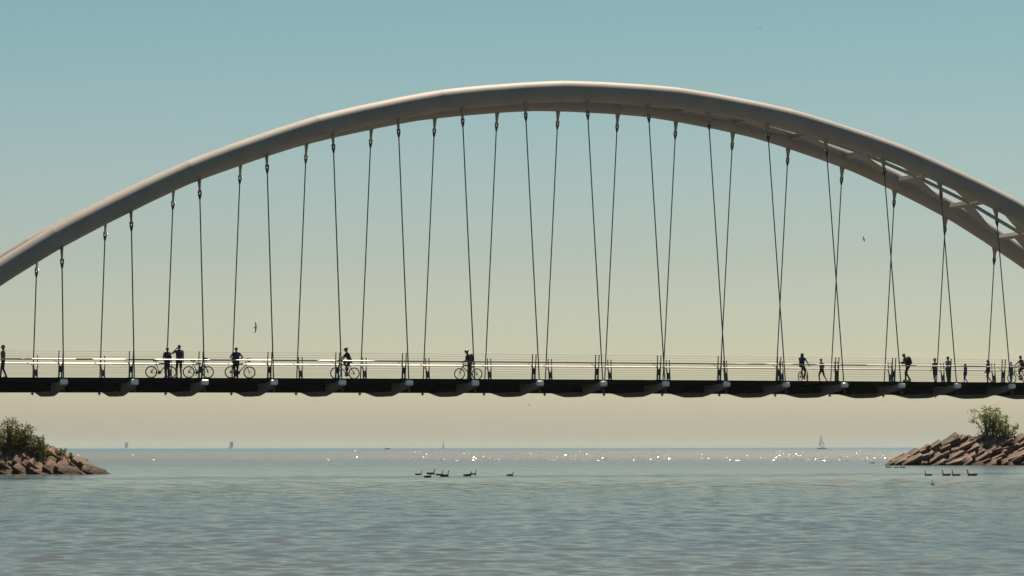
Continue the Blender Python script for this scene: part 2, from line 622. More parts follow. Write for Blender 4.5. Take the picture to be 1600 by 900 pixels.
for sg in (-1, 1):
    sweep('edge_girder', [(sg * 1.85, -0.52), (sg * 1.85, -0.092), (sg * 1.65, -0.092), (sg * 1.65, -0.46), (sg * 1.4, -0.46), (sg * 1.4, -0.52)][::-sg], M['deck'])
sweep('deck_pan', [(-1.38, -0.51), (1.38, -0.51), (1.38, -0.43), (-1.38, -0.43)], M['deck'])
# cross beams with upturned outrigger tips
for i in STN:
    s = station(i)
    za = z_anchor(s)
    mb = MB()
    ws = [-4.40, -4.15, -3.45, -2.3, -1.4, -0.8, 0.8, 1.4, 2.3, 3.45, 4.15, 4.40]
    lo = [-0.25, -0.29, -0.42, -0.57, -0.70, -0.765, -0.765, -0.70, -0.57, -0.42, -0.29, -0.25]
    hi = [-0.03, -0.03, -0.095, -0.095, -0.095, -0.095, -0.095, -0.095, -0.095, -0.095, -0.03, -0.03]
    hwid = [0.15, 0.15, 0.17, 0.19, 0.2, 0.2, 0.2, 0.2, 0.19, 0.17, 0.15, 0.15]
    for w, a, b, hw in zip(ws, lo, hi, hwid):
        mb.v += [(s - hw, w, za + a), (s + hw, w, za + a), (s + hw, w, za + b), (s - hw, w, za + b)]
    k = len(ws)
    for q in range(k - 1):
        for j in range(4):
            a, b = q * 4 + j, q * 4 + (j + 1) % 4
            mb.f.append((a, b, b + 4, a + 4)); mb.m.append(0)
    mb.f += [(3, 2, 1, 0), (k * 4 - 4, k * 4 - 3, k * 4 - 2, k * 4 - 1)]; mb.m += [0, 0]
    cb = mb.build('cross_beam', M['beam'], bridge)
    for sg in (-1, 1):
        m2 = MB()                    # rounded anchor barrel lying along the deck
        c = Vector((s, sg * (W2 + 0.02), za - 0.10))
        m2.tube([c - AX * 0.18, c - AX * 0.165, c + AX * 0.165, c + AX * 0.18], [0.13, 0.15, 0.15, 0.13], 20)
        m2.build('anchor_block', M['cap'], cb, smooth=True)

# railings
def post_mesh(sign):
    mb = MB()
    lean = -0.095 * -sign * -1
    def at(x, z): return Vector((x, sign * 0.095 * z, z))
    for q in (-1, 1):
        mb.bar(at(0.075 * q, -0.02), at(0.075 * q, 0.62), 0.05, 0.034, up=AX)
        mb.bar(at(0.075 * q, 0.615), at(0.105 * q, 0.78), 0.045, 0.026, up=AX, hw2=0.022)
        mb.bar(at(0.105 * q, 0.775), at(0.105 * q, 1.40), 0.022, 0.022, up=AX)
    mb.box(at(0, 0.44), (0.05, 0.02, 0.17))
    mb.box(at(0, 0.0), (0.16, 0.12, 0.02))
    # curved arm that carries the handrail
    mb.tube([at(-0.1, 0.72), at(-0.16, 0.78) - AY * (sign * 0.06), at(-0.24, 0.86) - AY * (sign * 0.12), at(-0.32, 0.90) - AY * (sign * 0.14)], 0.014, 6)
    return mb.mesh('rail_post', M['plate'])
RW = 3.40
HEIGHTS = [0.14, 0.27, 0.40, 0.53, 0.66, 0.79, 1.10, 1.23, 1.36]
for side in (-1, 1):
    rail = empty('railing'); rail.parent = bridge
    rail['label'] = 'steel railing on the side nearer the viewer' if side < 0 else 'steel railing on the lake side of the deck'
    pm = post_mesh(side)
    for i in range(-4, 22):
        s = station(i)
        link('rail_post', pm, rail, (s, side * RW, z_deck(s)))
    def line(name, dz, dw, r, mat, n=6):
        mb = MB()
        a = -S_END; pts = []
        while a <= S_END + 0.01:
            pts.append((a, side * (RW + dw), z_deck(a) + dz)); a += 2.0
        mb.tube(pts, r, n)
        mb.build(name, mat, rail, smooth=True)
    line('handrail', 0.95, 0.95 * 0.095 - 0.15, 0.038, M['rail'], 12)
    for hgt in HEIGHTS:
        line('rail_cable', hgt, hgt * 0.095, 0.0055, M['cable'])

# abutments beyond the frame
for sg in (-1, 1):
    ab = empty('abutment', (sg * 49, 0, 0)); ab.parent = bridge
    mb = MB()
    mb.box((sg * 2.2, 0, 2.3), (2.4, 4.2, 3.2))
    mb.build('abutment_wall', M['concrete'], ab)
    for w in (-1, 1):
        mb = MB()
        mb.box((-sg * 0.6, w * 5.1, 0.6), (2.2, 0.85, 1.6))
        mb.build('thrust_block', M['concrete'], ab)

# ------------------------------------------------------------------ breakwaters of armour stone
def stone_material(name, a, b_, c):
    m = bpy.data.materials.new(name)
    m.use_nodes = True
    n, l = m.node_tree.nodes, m.node_tree.links
    bs = n['Principled BSDF']
    bs.inputs['Roughness'].default_value = 0.9
    bs.inputs['Specular IOR Level'].default_value = 0.2
    t = n.new('ShaderNodeTexCoord'); oi = n.new('ShaderNodeObjectInfo')
    rp = n.new('ShaderNodeValToRGB')
    e = rp.color_ramp.elements
    e[0].position = 0.0; e[0].color = (*a, 1)
    e[1].position = 1.0; e[1].color = (*c, 1)
    k = e.new(0.5); k.color = (*b_, 1)
    l.new(oi.outputs['Random'], rp.inputs[0])
    no = n.new('ShaderNodeTexNoise'); no.inputs['Scale'].default_value = 1.6; no.inputs['Detail'].default_value = 8
    l.new(t.outputs['Object'], no.inputs['Vector'])
    mr = n.new('ShaderNodeMapRange')
    mr.inputs['From Min'].default_value = 0.3; mr.inputs['From Max'].default_value = 0.7
    mr.inputs['To Min'].default_value = 0.55; mr.inputs['To Max'].default_value = 1.35
    l.new(no.outputs['Fac'], mr.inputs['Value'])
    mx = n.new('ShaderNodeVectorMath'); mx.operation = 'SCALE'
    l.new(rp.outputs[0], mx.inputs[0]); l.new(mr.outputs[0], mx.inputs['Scale'])
    # dark wet and weedy tide line
    g = n.new('ShaderNodeNewGeometry'); sp = n.new('ShaderNodeSeparateXYZ')
    l.new(g.outputs['Position'], sp.inputs[0])
    w = n.new('ShaderNodeMapRange'); w.inputs['From Min'].default_value = 0.12; w.inputs['From Max'].default_value = 0.45
    w.inputs['To Min'].default_value = 0.35; w.inputs['To Max'].default_value = 1.0
    l.new(sp.outputs[2], w.inputs['Value'])
    mx2 = n.new('ShaderNodeVectorMath'); mx2.operation = 'SCALE'
    l.new(mx.outputs[0], mx2.inputs[0]); l.new(w.outputs[0], mx2.inputs['Scale'])
    l.new(mx2.outputs[0], bs.inputs['Base Color'])
    n2 = n.new('ShaderNodeTexNoise'); n2.inputs['Scale'].default_value = 5; n2.inputs['Detail'].default_value = 8
    l.new(t.outputs['Object'], n2.inputs['Vector'])
    bp = n.new('ShaderNodeBump'); bp.inputs['Strength'].default_value = 0.6; bp.inputs['Distance'].default_value = 0.15
    l.new(n2.outputs['Fac'], bp.inputs['Height']); l.new(bp.outputs[0], bs.inputs['Normal'])
    return m
M['stone'] = stone_material('armour_stone', (0.050, 0.037, 0.031), (0.115, 0.076, 0.056), (0.088, 0.072, 0.062))
M['core'] = material('rubble_core', (0.05, 0.042, 0.035), 0.95, var=0.4, scale=1.0)

def slab_mesh(rg, L, Wd, T):
    bm = bmesh.new()
    for i in (-1, 1):
        for j in (-1, 1):
            for k in (-1, 1):
                bm.verts.new((i * L / 2 * rg.uniform(0.78, 1.0), j * Wd / 2 * rg.uniform(0.75, 1.0), k * T / 2 * rg.uniform(0.8, 1.0)))
    for q in range(6):
        a = rg.uniform(0, 2 * math.pi)
        bm.verts.new((math.cos(a) * L / 2 * rg.uniform(0.85, 1.08), math.sin(a) * Wd / 2 * rg.uniform(0.85, 1.08), rg.uniform(-0.35, 0.35) * T))
    bmesh.ops.convex_hull(bm, input=bm.verts)
    loose = [v for v in bm.verts if not v.link_faces]
    bmesh.ops.delete(bm, geom=loose, context='VERTS')
    bmesh.ops.bevel(bm, geom=list(bm.edges), offset=0.03, segments=1, affect='EDGES', clamp_overlap=True)
    me = bpy.data.meshes.new('stone')
    bm.to_mesh(me); bm.free()
    me.materials.append(M['stone'])
    return me

def breakwater(label, tip, sgn, length, crest, rise, depth, size, count_rows, dip, seed, bend=0.0, leans=(22, 58), gap=(0.50, 0.80)):
    """tip: world point of the end; sgn -1 runs to the picture's left, +1 to its right; the seaward axis follows the view's right"""
    rg = random.Random(seed)
    ux = Vector((RT.x, RT.y, 0)).normalized() * sgn
    vy = Vector((FW.x, FW.y, 0)).normalized()
    root = empty('breakwater', tip)
    tag(root, label, 'breakwater')
    meshes = [slab_mesh(rg, size[0] * rg.uniform(0.75, 1.2), size[1] * rg.uniform(0.75, 1.15), size[2] * rg.uniform(0.7, 1.25)) for _ in range(14)]
    def height(u, v):     # u from the tip along the axis, v from the near waterline into depth
        a = min(1, max(0, u / rise)) ** 0.75
        b = min(1, max(0, v / depth))
        c = min(1, max(0, (depth * 2.6 - v) / depth))
        return crest * min(a, b, c)
    def place(u, v): return ux * u + vy * (v - bend * max(0, u))
    # rubble core
    mb = MB(); nu, nv = 30, 12
    for i in range(nu + 1):
        for j in range(nv + 1):
            u, v = length * i / nu, depth * 2.6 * j / nv
            p = place(u, v)
            mb.v.append((p.x, p.y, height(u, v) - 0.42 - (0.5 if j in (0, nv) else 0)))
    for i in range(nu):
        for j in range(nv):
            a = i * (nv + 1) + j
            f = (a, a + nv + 1, a + nv + 2, a + 1)
            mb.f.append(f if sgn > 0 else f[::-1]); mb.m.append(0)
    mb.build('rubble_core', M['core'], root)
    for r in range(count_rows):
        v = depth * (r + 0.15) / (count_rows - 1.6)
        u = rg.uniform(0, size[0] * 0.6) + (0.1 if r == 0 else 0)
        u0 = rise * (min(1.0, v / depth) ** 1.33) * 0.88
        u = u0 + rg.uniform(-0.2, 0.3) * size[0]
        while u < length:
            vv = v + rg.uniform(-0.25, 0.25) * depth / count_rows
            p = place(u, vv)
            z = height(u, vv) - rg.uniform(0.06, 0.24)
            o = link('stone', meshes[rg.randrange(len(meshes))], root, (p.x, p.y, z))
            # long axis dips towards the water at the tip, slab leans back on the slope
            d = R(dip + rg.uniform(-10, 10))
            lean = R(rg.uniform(*leans))
            yaw = rg.uniform(-0.35, 0.35)
            ex = (ux * math.cos(d) + AZ * math.sin(d))
            base = Matrix.Rotation(yaw, 3, 'Z')
            ex = base @ ex
            ey = AZ.cross(ex).normalized() * 1.0
            ez = ex.cross(ey).normalized()
            m3 = Matrix((ex, ey, ez)).transposed()
            lr = lean if ey.dot(vy) > 0 else -lean
            m3 = m3 @ Matrix.Rotation(lr, 3, 'X')
            o.rotation_euler = m3.to_euler()
            k = rg.uniform(0.75, 1.12)
            o.scale = (k, k * rg.uniform(0.9, 1.1), k * rg.uniform(0.85, 1.2))
            u += size[0] * rg.uniform(*gap)
    return root

LTIP = px_water(156, 741)
RTIP = px_water(1387, 727.3)
breakwater('low breakwater of tilted brown stone slabs with bushes at the left', LTIP, -1, 13.0, 1.50, 3.6, 2.2, (1.8, 0.95, 0.42), 10, 28, 14, bend=0.05, leans=(12, 48), gap=(0.40, 0.62))
breakwater('higher breakwater of stacked brown stone slabs at the right', RTIP, 1, 21.0, 2.36, 6.4, 3.4, (2.3, 1.1, 0.33), 13, 25, 5, leans=(4, 34))

# ------------------------------------------------------------------ bushes
def leaf_material(name, base, var):
    m = material(name, base, 0.6, var=var, scale=0.9, spec=0.25, detail=3)
    n, l = m.node_tree.nodes, m.node_tree.links
    b = n['Principled BSDF']
    tr = n.new('ShaderNodeBsdfTranslucent')
    tr.inputs[0].default_value = (base[0] * 1.8, base[1] * 1.6, base[2] * 0.7, 1)
    mx = n.new('ShaderNodeMixShader'); mx.inputs[0].default_value = 0.32
    l.new(b.outputs[0], mx.inputs[1]); l.new(tr.outputs[0], mx.inputs[2])
    l.new(mx.outputs[0], n['Material Output'].inputs[0])
    return m
M['leaf_dark'] = leaf_material('leaf_dark', (0.055, 0.062, 0.018), 0.45)
M['leaf_light'] = leaf_material('leaf_light', (0.075, 0.105, 0.028), 0.5)
M['bark'] = material('bark', (0.07, 0.05, 0.038), 0.95, var=0.3, scale=8, bump=0.4)

def bush(name, label, loc, h, rad, n_stems, n_leaf, leaf, mat, seed, cat='bush', upright=0.5, group=None):
    rg = random.Random(seed)
    root = empty(name, loc)
    tag(root, label, cat, group)
    stems = MB(); tips = []
    for k in range(n_stems):
        a = rg.uniform(0, 2 * math.pi); r0 = rg.uniform(0, rad * 0.25)
        p = Vector((math.cos(a) * r0, math.sin(a) * r0, -0.3))
        tgt = Vector((math.cos(a) * rad * rg.uniform(0.2, 0.9), math.sin(a) * rad * rg.uniform(0.2, 0.9), h * rg.uniform(0.55, 1.0)))
        if k == 0: tgt = Vector((rg.uniform(-.2, .2) * rad, 0, h))
        pts = [p]; q = 5
        for j in range(1, q + 1):
            t = j / q
            pt = p.lerp(tgt, t) + Vector((rg.uniform(-1, 1), rg.uniform(-1, 1), rg.uniform(-.4, .4))) * (0.08 * h * (1 - t) + 0.02 * h)
            pt.z += upright * h * 0.12 * math.sin(t * math.pi)
            pts.append(pt)
        r_ = 0.02 * h + 0.015
        stems.tube(pts, [r_ * (1 - 0.8 * j / q) for j in range(q + 1)], 6)
        for j in range(1, q + 1):
            tips.append((pts[j], 0.16 * h * (1.15 - 0.55 * j / q)))
            for b in range(2):
                e = pts[j] + Vector((rg.uniform(-1, 1), rg.uniform(-1, 1), rg.uniform(-.3, .8))).normalized() * rg.uniform(0.1, 0.24) * h
                stems.tube([pts[j], pts[j].lerp(e, .5) + Vector((0, 0, .02 * h)), e], [r_ * 0.35, r_ * 0.25, r_ * 0.1], 5)
                tips.append((e, 0.12 * h))
    stems.build('stems', M['bark'], root)
    lf = MB()
    for k in range(n_leaf):
        c, r = tips[rg.randrange(len(tips))]
        d = Vector((rg.gauss(0, 1), rg.gauss(0, 1), rg.gauss(0, 0.9)))
        pos = c + d * (r * 0.42)
        if pos.z < 0.0: pos.z = rg.uniform(0, 0.15)
        n1 = Vector((rg.gauss(0, 1), rg.gauss(0, 1), rg.gauss(0.4, 1))).normalized()
        u, v = perp(n1)
        a = rg.uniform(0, 6.28)
        u, v = u * math.cos(a) + v * math.sin(a), v * math.cos(a) - u * math.sin(a)
        s_ = leaf * rg.uniform(0.6, 1.3)
        lf.add([pos - u * s_, pos - v * s_ * 0.42 + n1 * s_ * 0.12, pos + u * s_, pos + v * s_ * 0.42 + n1 * s_ * 0.12], [(0, 1, 2), (0, 2, 3)])
    f = lf.build('foliage', mat, root)
    f['kind'] = 'stuff'
    return root

def on_left(px, up_v, z):      # a spot on the left breakwater, up_v metres behind its near waterline
    p = px_water(px, 742)
    d = Vector((FW.x, FW.y, 0)).normalized()
    q = p + d * up_v
    q.z = z
    return q
bush('leafy_bush', 'tall dark green bush cut by the left picture edge', on_left(-16, 5.0, 0.95), 2.25, 1.45, 17, 5200, 0.075, M['leaf_dark'], 1, upright=0.2)
bush('leafy_bush', 'dark green bush in the middle of the left breakwater bushes', on_left(8, 4.8, 0.95), 1.75, 1.1, 14, 3400, 0.075, M['leaf_dark'], 2, upright=0.2)
bush('leafy_bush', 'rounded dark green bush nearest the tip of the left breakwater', on_left(43, 4.5, 0.95), 1.3, 0.85, 13, 2500, 0.07, M['leaf_dark'], 3, upright=0.2)
bush('low_plant', 'small low plant between stones near the left breakwater tip', on_left(82, 2.6, 1.15), 0.42, 0.5, 7, 420, 0.06, M['leaf_dark'], 4, 'plant')
bush('low_plant', 'tiny low plant nearest the water on the left breakwater', on_left(98, 2.4, 0.95), 0.32, 0.36, 6, 300, 0.055, M['leaf_dark'], 6, 'plant')
bush('low_plant', 'low plant under the rounded bush on the left breakwater', on_left(58, 2.2, 1.1), 0.38, 0.55, 6, 500, 0.06, M['leaf_dark'], 9, 'plant')
def on_right(px, up_v, z):
    p = px_water(px, 727.3)
    d = Vector((FW.x, FW.y, 0)).normalized()
    q = p + d * up_v
    q.z = z
    return q
bush('young_tree', 'young light green tree with upright shoots on the right breakwater', on_right(1563, 5.0, 2.0), 3.0, 1.75, 13, 2300, 0.105, M['leaf_light'], 21, 'tree', upright=0.9)
bush('leafy_bush', 'yellow green bush right of the young tree on the breakwater', on_right(1593, 5.2, 2.0), 2.1, 1.2, 10, 1500, 0.10, M['leaf_light'], 22)
bush('low_plant', 'sparse low plant on the crest of the right breakwater', on_right(1509, 3.8, 2.1), 0.55, 0.5, 5, 200, 0.08, M['leaf_light'], 23, 'plant')

# ------------------------------------------------------------------ remeshed bodies (people and animals)
def body_mesh(prims, voxel, mats, tags, smooth_it=2):
    """prims: (p, q, r0, r1, tag): tapered capsules fused into one continuous surface; faces take the tag of the nearest capsule"""
    bm = bmesh.new()
    for (p, q, r0, r1, tg) in prims:
        p, q = Vector(p), Vector(q)
        for c, r in ((p, r0), (q, r1)):
            bmesh.ops.create_icosphere(bm, subdivisions=2, radius=r, matrix=Matrix.Translation(c))
        d = q - p
        if d.length > 1e-4:
            m4 = Matrix.Translation((p + q) / 2) @ d.to_track_quat('Z', 'Y').to_matrix().to_4x4()
            bmesh.ops.create_cone(bm, cap_ends=True, segments=14, radius1=r0, radius2=r1, depth=d.length, matrix=m4)
    me0 = bpy.data.meshes.new('tmp'); bm.to_mesh(me0); bm.free()
    ob = bpy.data.objects.new('tmp', me0); col.objects.link(ob)
    md = ob.modifiers.new('r', 'REMESH'); md.mode = 'VOXEL'; md.voxel_size = voxel; md.use_smooth_shade = True
    ms = ob.modifiers.new('s', 'SMOOTH'); ms.factor = 0.5; ms.iterations = smooth_it
    dg = bpy.context.evaluated_depsgraph_get()
    me = bpy.data.meshes.new_from_object(ob.evaluated_get(dg))
    bpy.data.objects.remove(ob); bpy.data.meshes.remove(me0)
    n = len(me.polygons)
    cen = np.empty(n * 3); me.polygons.foreach_get('center', cen); cen = cen.reshape(-1, 3)
    best = np.full(n, 1e9); idx = np.zeros(n, int)
    for (p, q, r0, r1, tg) in prims:
        p, q = np.array(p), np.array(q); d = q - p; L2 = max(d @ d, 1e-9)
        t = np.clip(((cen - p) @ d) / L2, 0, 1)
        dist = np.linalg.norm(cen - (p + t[:, None] * d), axis=1) - (r0 + (r1 - r0) * t)
        k = dist < best
        best[k] = dist[k]; idx[k] = tags.index(tg)
    me.materials.clear()
    for m_ in mats: me.materials.append(m_)
    me.polygons.foreach_set('material_index', idx.tolist())
    me.polygons.foreach_set('use_smooth', [True] * n)
    me.update()
    return me

def ik(a, b, l1, l2, pole):
    a, b, pole = Vector(a), Vector(b), Vector(pole)
    d = b - a; L = min(max(d.length, 1e-4), (l1 + l2) * 0.999)
    dn = d.normalized(); b = a + dn * L
    x = (l1 * l1 - l2 * l2 + L * L) / (2 * L)
    h = math.sqrt(max(0, l1 * l1 - x * x))
    pn = pole - dn * pole.dot(dn)
    pn = pn.normalized() if pn.length > 1e-5 else perp(dn)[0]
    return a + dn * x + pn * h, b

_cm = {}
def cloth(rgb, rough=0.85):
    key = (tuple(rgb), rough)
    if key not in _cm:
        _cm[key] = material('cloth_%d' % len(_cm), tuple(0.55 * c for c in rgb), rough, var=0.18, scale=6, bump=0.3, bscale=25, spec=0.15)
    return _cm[key]
SKIN_A = material('skin', (0.17, 0.09, 0.06), 0.6, var=0.06, scale=10)
HAIR_D = material('hair_dark', (0.02, 0.014, 0.010), 0.7, var=0.3, scale=30)
EYE = material('eye_dark', (0.012, 0.01, 0.01), 0.3, var=0.05)
SHOE = material('shoe_dark', (0.02, 0.02, 0.022), 0.7, var=0.2)
SHOE_L = material('shoe_pale', (0.3, 0.29, 0.27), 0.7, var=0.1)
HELM = material('helmet_shell', (0.02, 0.02, 0.025), 0.35, var=0.1)

HANDS = {}
def person(label, loc, rz, H=1.72, pelvis=(0, 0, 0.93), lean=0.0, ankles=((0.0, 0.10, 0.09), (0.0, -0.10, 0.09)), wrists=((0.05, 0.27, 0.80), (0.05, -0.27, 0.80)),
           knee_pole=((1, 0.1, 0), (1, -0.1, 0)), elbow_pole=((-1, 0.4, -0.2), (-1, -0.4, -0.2)), head=(0, 0), shirt=(0.05, 0.06, 0.12), pants=(0.03, 0.03, 0.05), shorts=False, sleeves='short',
           hair='short', shoes=None, hat=None, skirt=None, toes=(0, 0), girth=1.12, hip_turn=0.0, hairmat=None):
    k = H / 1.75
    P = Vector(pelvis)
    up = Vector((math.sin(lean), 0, math.cos(lean)))
    fwd = Vector((math.cos(lean), 0, -math.sin(lean)))
    Y = Vector((0, 1, 0))
    g = girth
    pr = []
    A = lambda p, q, r0, r1, t: pr.append((tuple(Vector(p) * k), tuple(Vector(q) * k), r0 * k, r1 * k, t))
    chest = P + up * 0.38
    neck = P + up * 0.53
    # torso
    for s_ in (-1, 1):
        A(P + Y * 0.075 * s_ + up * 0.02, P + Y * 0.065 * s_ + up * 0.20, 0.098 * g, 0.088 * g, 'pants' if skirt is None else 'shirt')
        A(P + Y * 0.065 * s_ + up * 0.13, chest + Y * 0.085 * s_, 0.092 * g, 0.10 * g, 'shirt')
        A(chest + Y * 0.085 * s_, P + up * 0.475 + Y * 0.125 * s_, 0.098 * g, 0.06, 'shirt')
        A(neck - up * 0.03, P + up * 0.475 + Y * 0.15 * s_, 0.055, 0.055, 'shirt')
    A(P + up * 0.1 + fwd * 0.01, chest + fwd * 0.02, 0.10 * g, 0.115 * g, 'shirt')
    # head and neck
    hp, hy = head
    hl = lean + hp
    hup = Vector((math.sin(hl), 0, math.cos(hl)))
    hf = Matrix.Rotation(hy, 3, hup) @ Vector((math.cos(hl), 0, -math.sin(hl)))
    hs = hup.cross(hf)
    A(neck - up * 0.05, neck + hup * 0.07, 0.056, 0.052, 'skin')
    hc = neck + hup * 0.155 + hf * 0.018
    A(hc + hup * 0.028 - hf * 0.012, hc + hup * 0.022 + hf * 0.018, 0.088, 0.082, 'skin')
    A(hc, hc - hup * 0.062 + hf * 0.048, 0.075, 0.042, 'skin')
    A(hc + hf * 0.088 + hup * 0.012, hc + hf * 0.112 - hup * 0.022, 0.011, 0.015, 'skin')
    for s_ in (-1, 1):
        A(hc + hs * 0.085 * s_ + hup * 0.015, hc + hs * 0.090 * s_ - hup * 0.02, 0.017, 0.013, 'skin')
        A(hc + hs * 0.032 * s_ + hf * 0.088 + hup * 0.012, hc + hs * 0.034 * s_ + hf * 0.089 + hup * 0.012, 0.012, 0.012, 'eye')
    A(hc + hf * 0.090 - hup * 0.050 - hs * 0.02, hc + hf * 0.090 - hup * 0.050 + hs * 0.02, 0.009, 0.009, 'lip')
    # legs
    for q, s_ in ((0, 1), (1, -1)):
        hip = P + Y * 0.088 * s_
        kn, an = ik(hip, ankles[q], 0.43, 0.42, knee_pole[q])
        A(hip, kn, 0.088 * g, 0.060, 'pants')
        c = 'skin' if (shorts or skirt) else 'pants'
        calf = kn.lerp(an, 0.3)
        A(kn, calf, 0.056, 0.058, c)
        A(calf, an, 0.056, 0.040 if c == 'skin' else 0.050, c)
        tp = toes[q]
        tf = Vector((math.cos(tp), 0.12 * s_, math.sin(tp))).normalized()
        tdn = Vector((math.sin(tp), 0, -math.cos(tp)))
        A(an + tdn * 0.045 - tf * 0.035, an + tdn * 0.055 + tf * 0.12, 0.043, 0.036, 'shoe')
        A(an + tdn * 0.055 + tf * 0.10, an + tdn * 0.060 + tf * 0.165, 0.040, 0.030, 'shoe')
        if skirt:
            A(hip + up * 0.03, hip.lerp(kn, skirt), 0.115, 0.13, 'shirt')
    # arms and hands
    for q, s_ in ((0, 1), (1, -1)):
        sh = P + up * 0.465 + Y * 0.185 * s_
        el, wr = ik(sh, wrists[q], 0.29, 0.25, elbow_pole[q])
        A(sh, sh.lerp(el, 0.55), 0.056, 0.052, 'shirt' if sleeves != 'none' else 'skin')
        A(sh.lerp(el, 0.5), el, 0.046, 0.040, 'shirt' if sleeves == 'long' else 'skin')
        A(el, wr, 0.040, 0.029, 'shirt' if sleeves == 'long' else 'skin')
        fd = (wr - el).normalized()
        side = fd.cross(Vector((0, 0, 1))) if abs(fd.z) < 0.85 else fd.cross(Vector((0, 1, 0)))
        side.normalize()
        nrm = side.cross(fd)
        palm = wr + fd * 0.075
        HANDS[(label, q)] = (palm * k, fd, nrm)
        for j in range(4):
            o_ = side * (0.027 - 0.018 * j)
            A(wr + fd * 0.015 + o_ * 0.6, palm + o_, 0.017, 0.014, 'skin')
            ln = (0.036, 0.042, 0.039, 0.030)[j]
            k1 = palm + o_ * 1.15 + fd * ln
            A(palm + o_, k1, 0.0115, 0.0105, 'skin')
            A(k1, k1 + fd * ln * 0.75 - nrm * ln * 0.55, 0.0105, 0.009, 'skin')
        A(wr + fd * 0.025 + side * 0.02, wr + fd * 0.06 + side * 0.058 - nrm * 0.01, 0.014, 0.012, 'skin')
        A(wr + fd * 0.06 + side * 0.058 - nrm * 0.01, wr + fd * 0.092 + side * 0.062 - nrm * 0.02, 0.0115, 0.0095, 'skin')
    tags = ['skin', 'shirt', 'pants', 'shoe', 'eye', 'lip']
    me = body_mesh(pr, 0.0105, [SKIN_A, cloth(shirt), cloth(pants), shoes or SHOE, EYE, cloth((0.22, 0.09, 0.07), 0.6)], tags)
    root = empty('person', loc, rz)
    tag(root, label, 'person')
    link('body', me, root)
    HM = lambda v: Vector(v) * k
    # hair
    if hair:
        pr2 = []
        B = lambda p, q, r0, r1: pr2.append((tuple(Vector(p) * k), tuple(Vector(q) * k), r0 * k, r1 * k, 'h'))
        B(hc + hup * 0.045 - hf * 0.022, hc + hup * 0.052 + hf * 0.022, 0.083, 0.072)
        B(hc + hup * 0.01 - hf * 0.05, hc - hup * 0.035 - hf * 0.045, 0.062, 0.05)
        if hair == 'long':
            B(hc - hf * 0.05, hc - hup * 0.17 - hf * 0.075, 0.075, 0.07)
            B(hc - hup * 0.12 - hf * 0.075, hc - hup * 0.30 - hf * 0.08, 0.07, 0.045)
            for s_ in (-1, 1):
                B(hc + hs * 0.065 * s_ + hup * 0.02, hc + hs * 0.07 * s_ - hup * 0.15 - hf * 0.03, 0.045, 0.035)
        if hair == 'curly':
            rg = random.Random(len(label))
            for _ in range(26):
                d = Vector((rg.gauss(0, 1), rg.gauss(0, 1), rg.gauss(.3, 1))).normalized()
                if d.dot(hf) > 0.45: continue
                B(hc + d * 0.085 + hup * 0.02, hc + d * 0.09 + hup * 0.02, 0.034, 0.034)
        link('hair', body_mesh(pr2, 0.011, [hairmat or HAIR_D], ['h'], 1), root)
    if hat == 'helmet':
        mb_ = MB(); rings = []
        for a in range(7):
            t = a / 6 * math.pi * 0.5
            for b in range(16):
                ph = 2 * math.pi * b / 16
                q = hc + hup * (0.035 + 0.105 * math.sin(t)) + hf * (0.138 * math.cos(t) * math.cos(ph) - 0.01) + hs * (0.108 * math.cos(t) * math.sin(ph))
                mb_.v.append(tuple(q * k))
        for a in range(6):
            for b in range(16):
                i0 = a * 16 + b; i1 = a * 16 + (b + 1) % 16
                mb_.f.append((i0, i1, i1 + 16, i0 + 16)); mb_.m.append(0)
        mb_.f.append(tuple(reversed(range(16)))); mb_.m.append(0)
        mb_.bar((hc + hf * 0.11 + hup * 0.045) * k, (hc + hf * 0.175 + hup * 0.03) * k, 0.075 * k, 0.008 * k, up=hup, hw2=0.05 * k)
        mb_.build('helmet', HELM, root, smooth=True)
    if hat == 'brim':
        mb_ = MB()
        ctr = hc + hup * 0.07
        prof = [(0.155, 0.0), (0.150, 0.012), (0.10, 0.018), (0.094, 0.085), (0.06, 0.105), (0.001, 0.107), (0.001, 0.0)]
        for (r_, z_) in prof:
            for b in range(16):
                ph = 2 * math.pi * b / 16
                mb_.v.append(tuple((ctr + hup * z_ + hf * r_ * math.cos(ph) * 1.08 + hs * r_ * math.sin(ph)) * k))
        for a in range(len(prof) - 1):
            for b in range(16):
                i0 = a * 16 + b; i1 = a * 16 + (b + 1) % 16
                mb_.f.append((i0, i1, i1 + 16, i0 + 16)); mb_.m.append(0)
        for b in range(16):
            i0 = 6 * 16 + b; i1 = 6 * 16 + (b + 1) % 16
            mb_.f.append((i0, i1, (b + 1) % 16, b)); mb_.m.append(0)
        mb_.build('hat', cloth((0.30, 0.22, 0.15)), root, smooth=True)
    return root

def deck_spot(px, w, dz=0.8):
    s = 0.0
    for _ in range(8):
        d = Vector((s, w, z_deck(s) + dz)) - CAM
        x = 800 + FPX * d.dot(RT) / d.dot(FW)
        s += (px - x) / 26.5
    return Vector((s, w, z_deck(s) + 0.008))

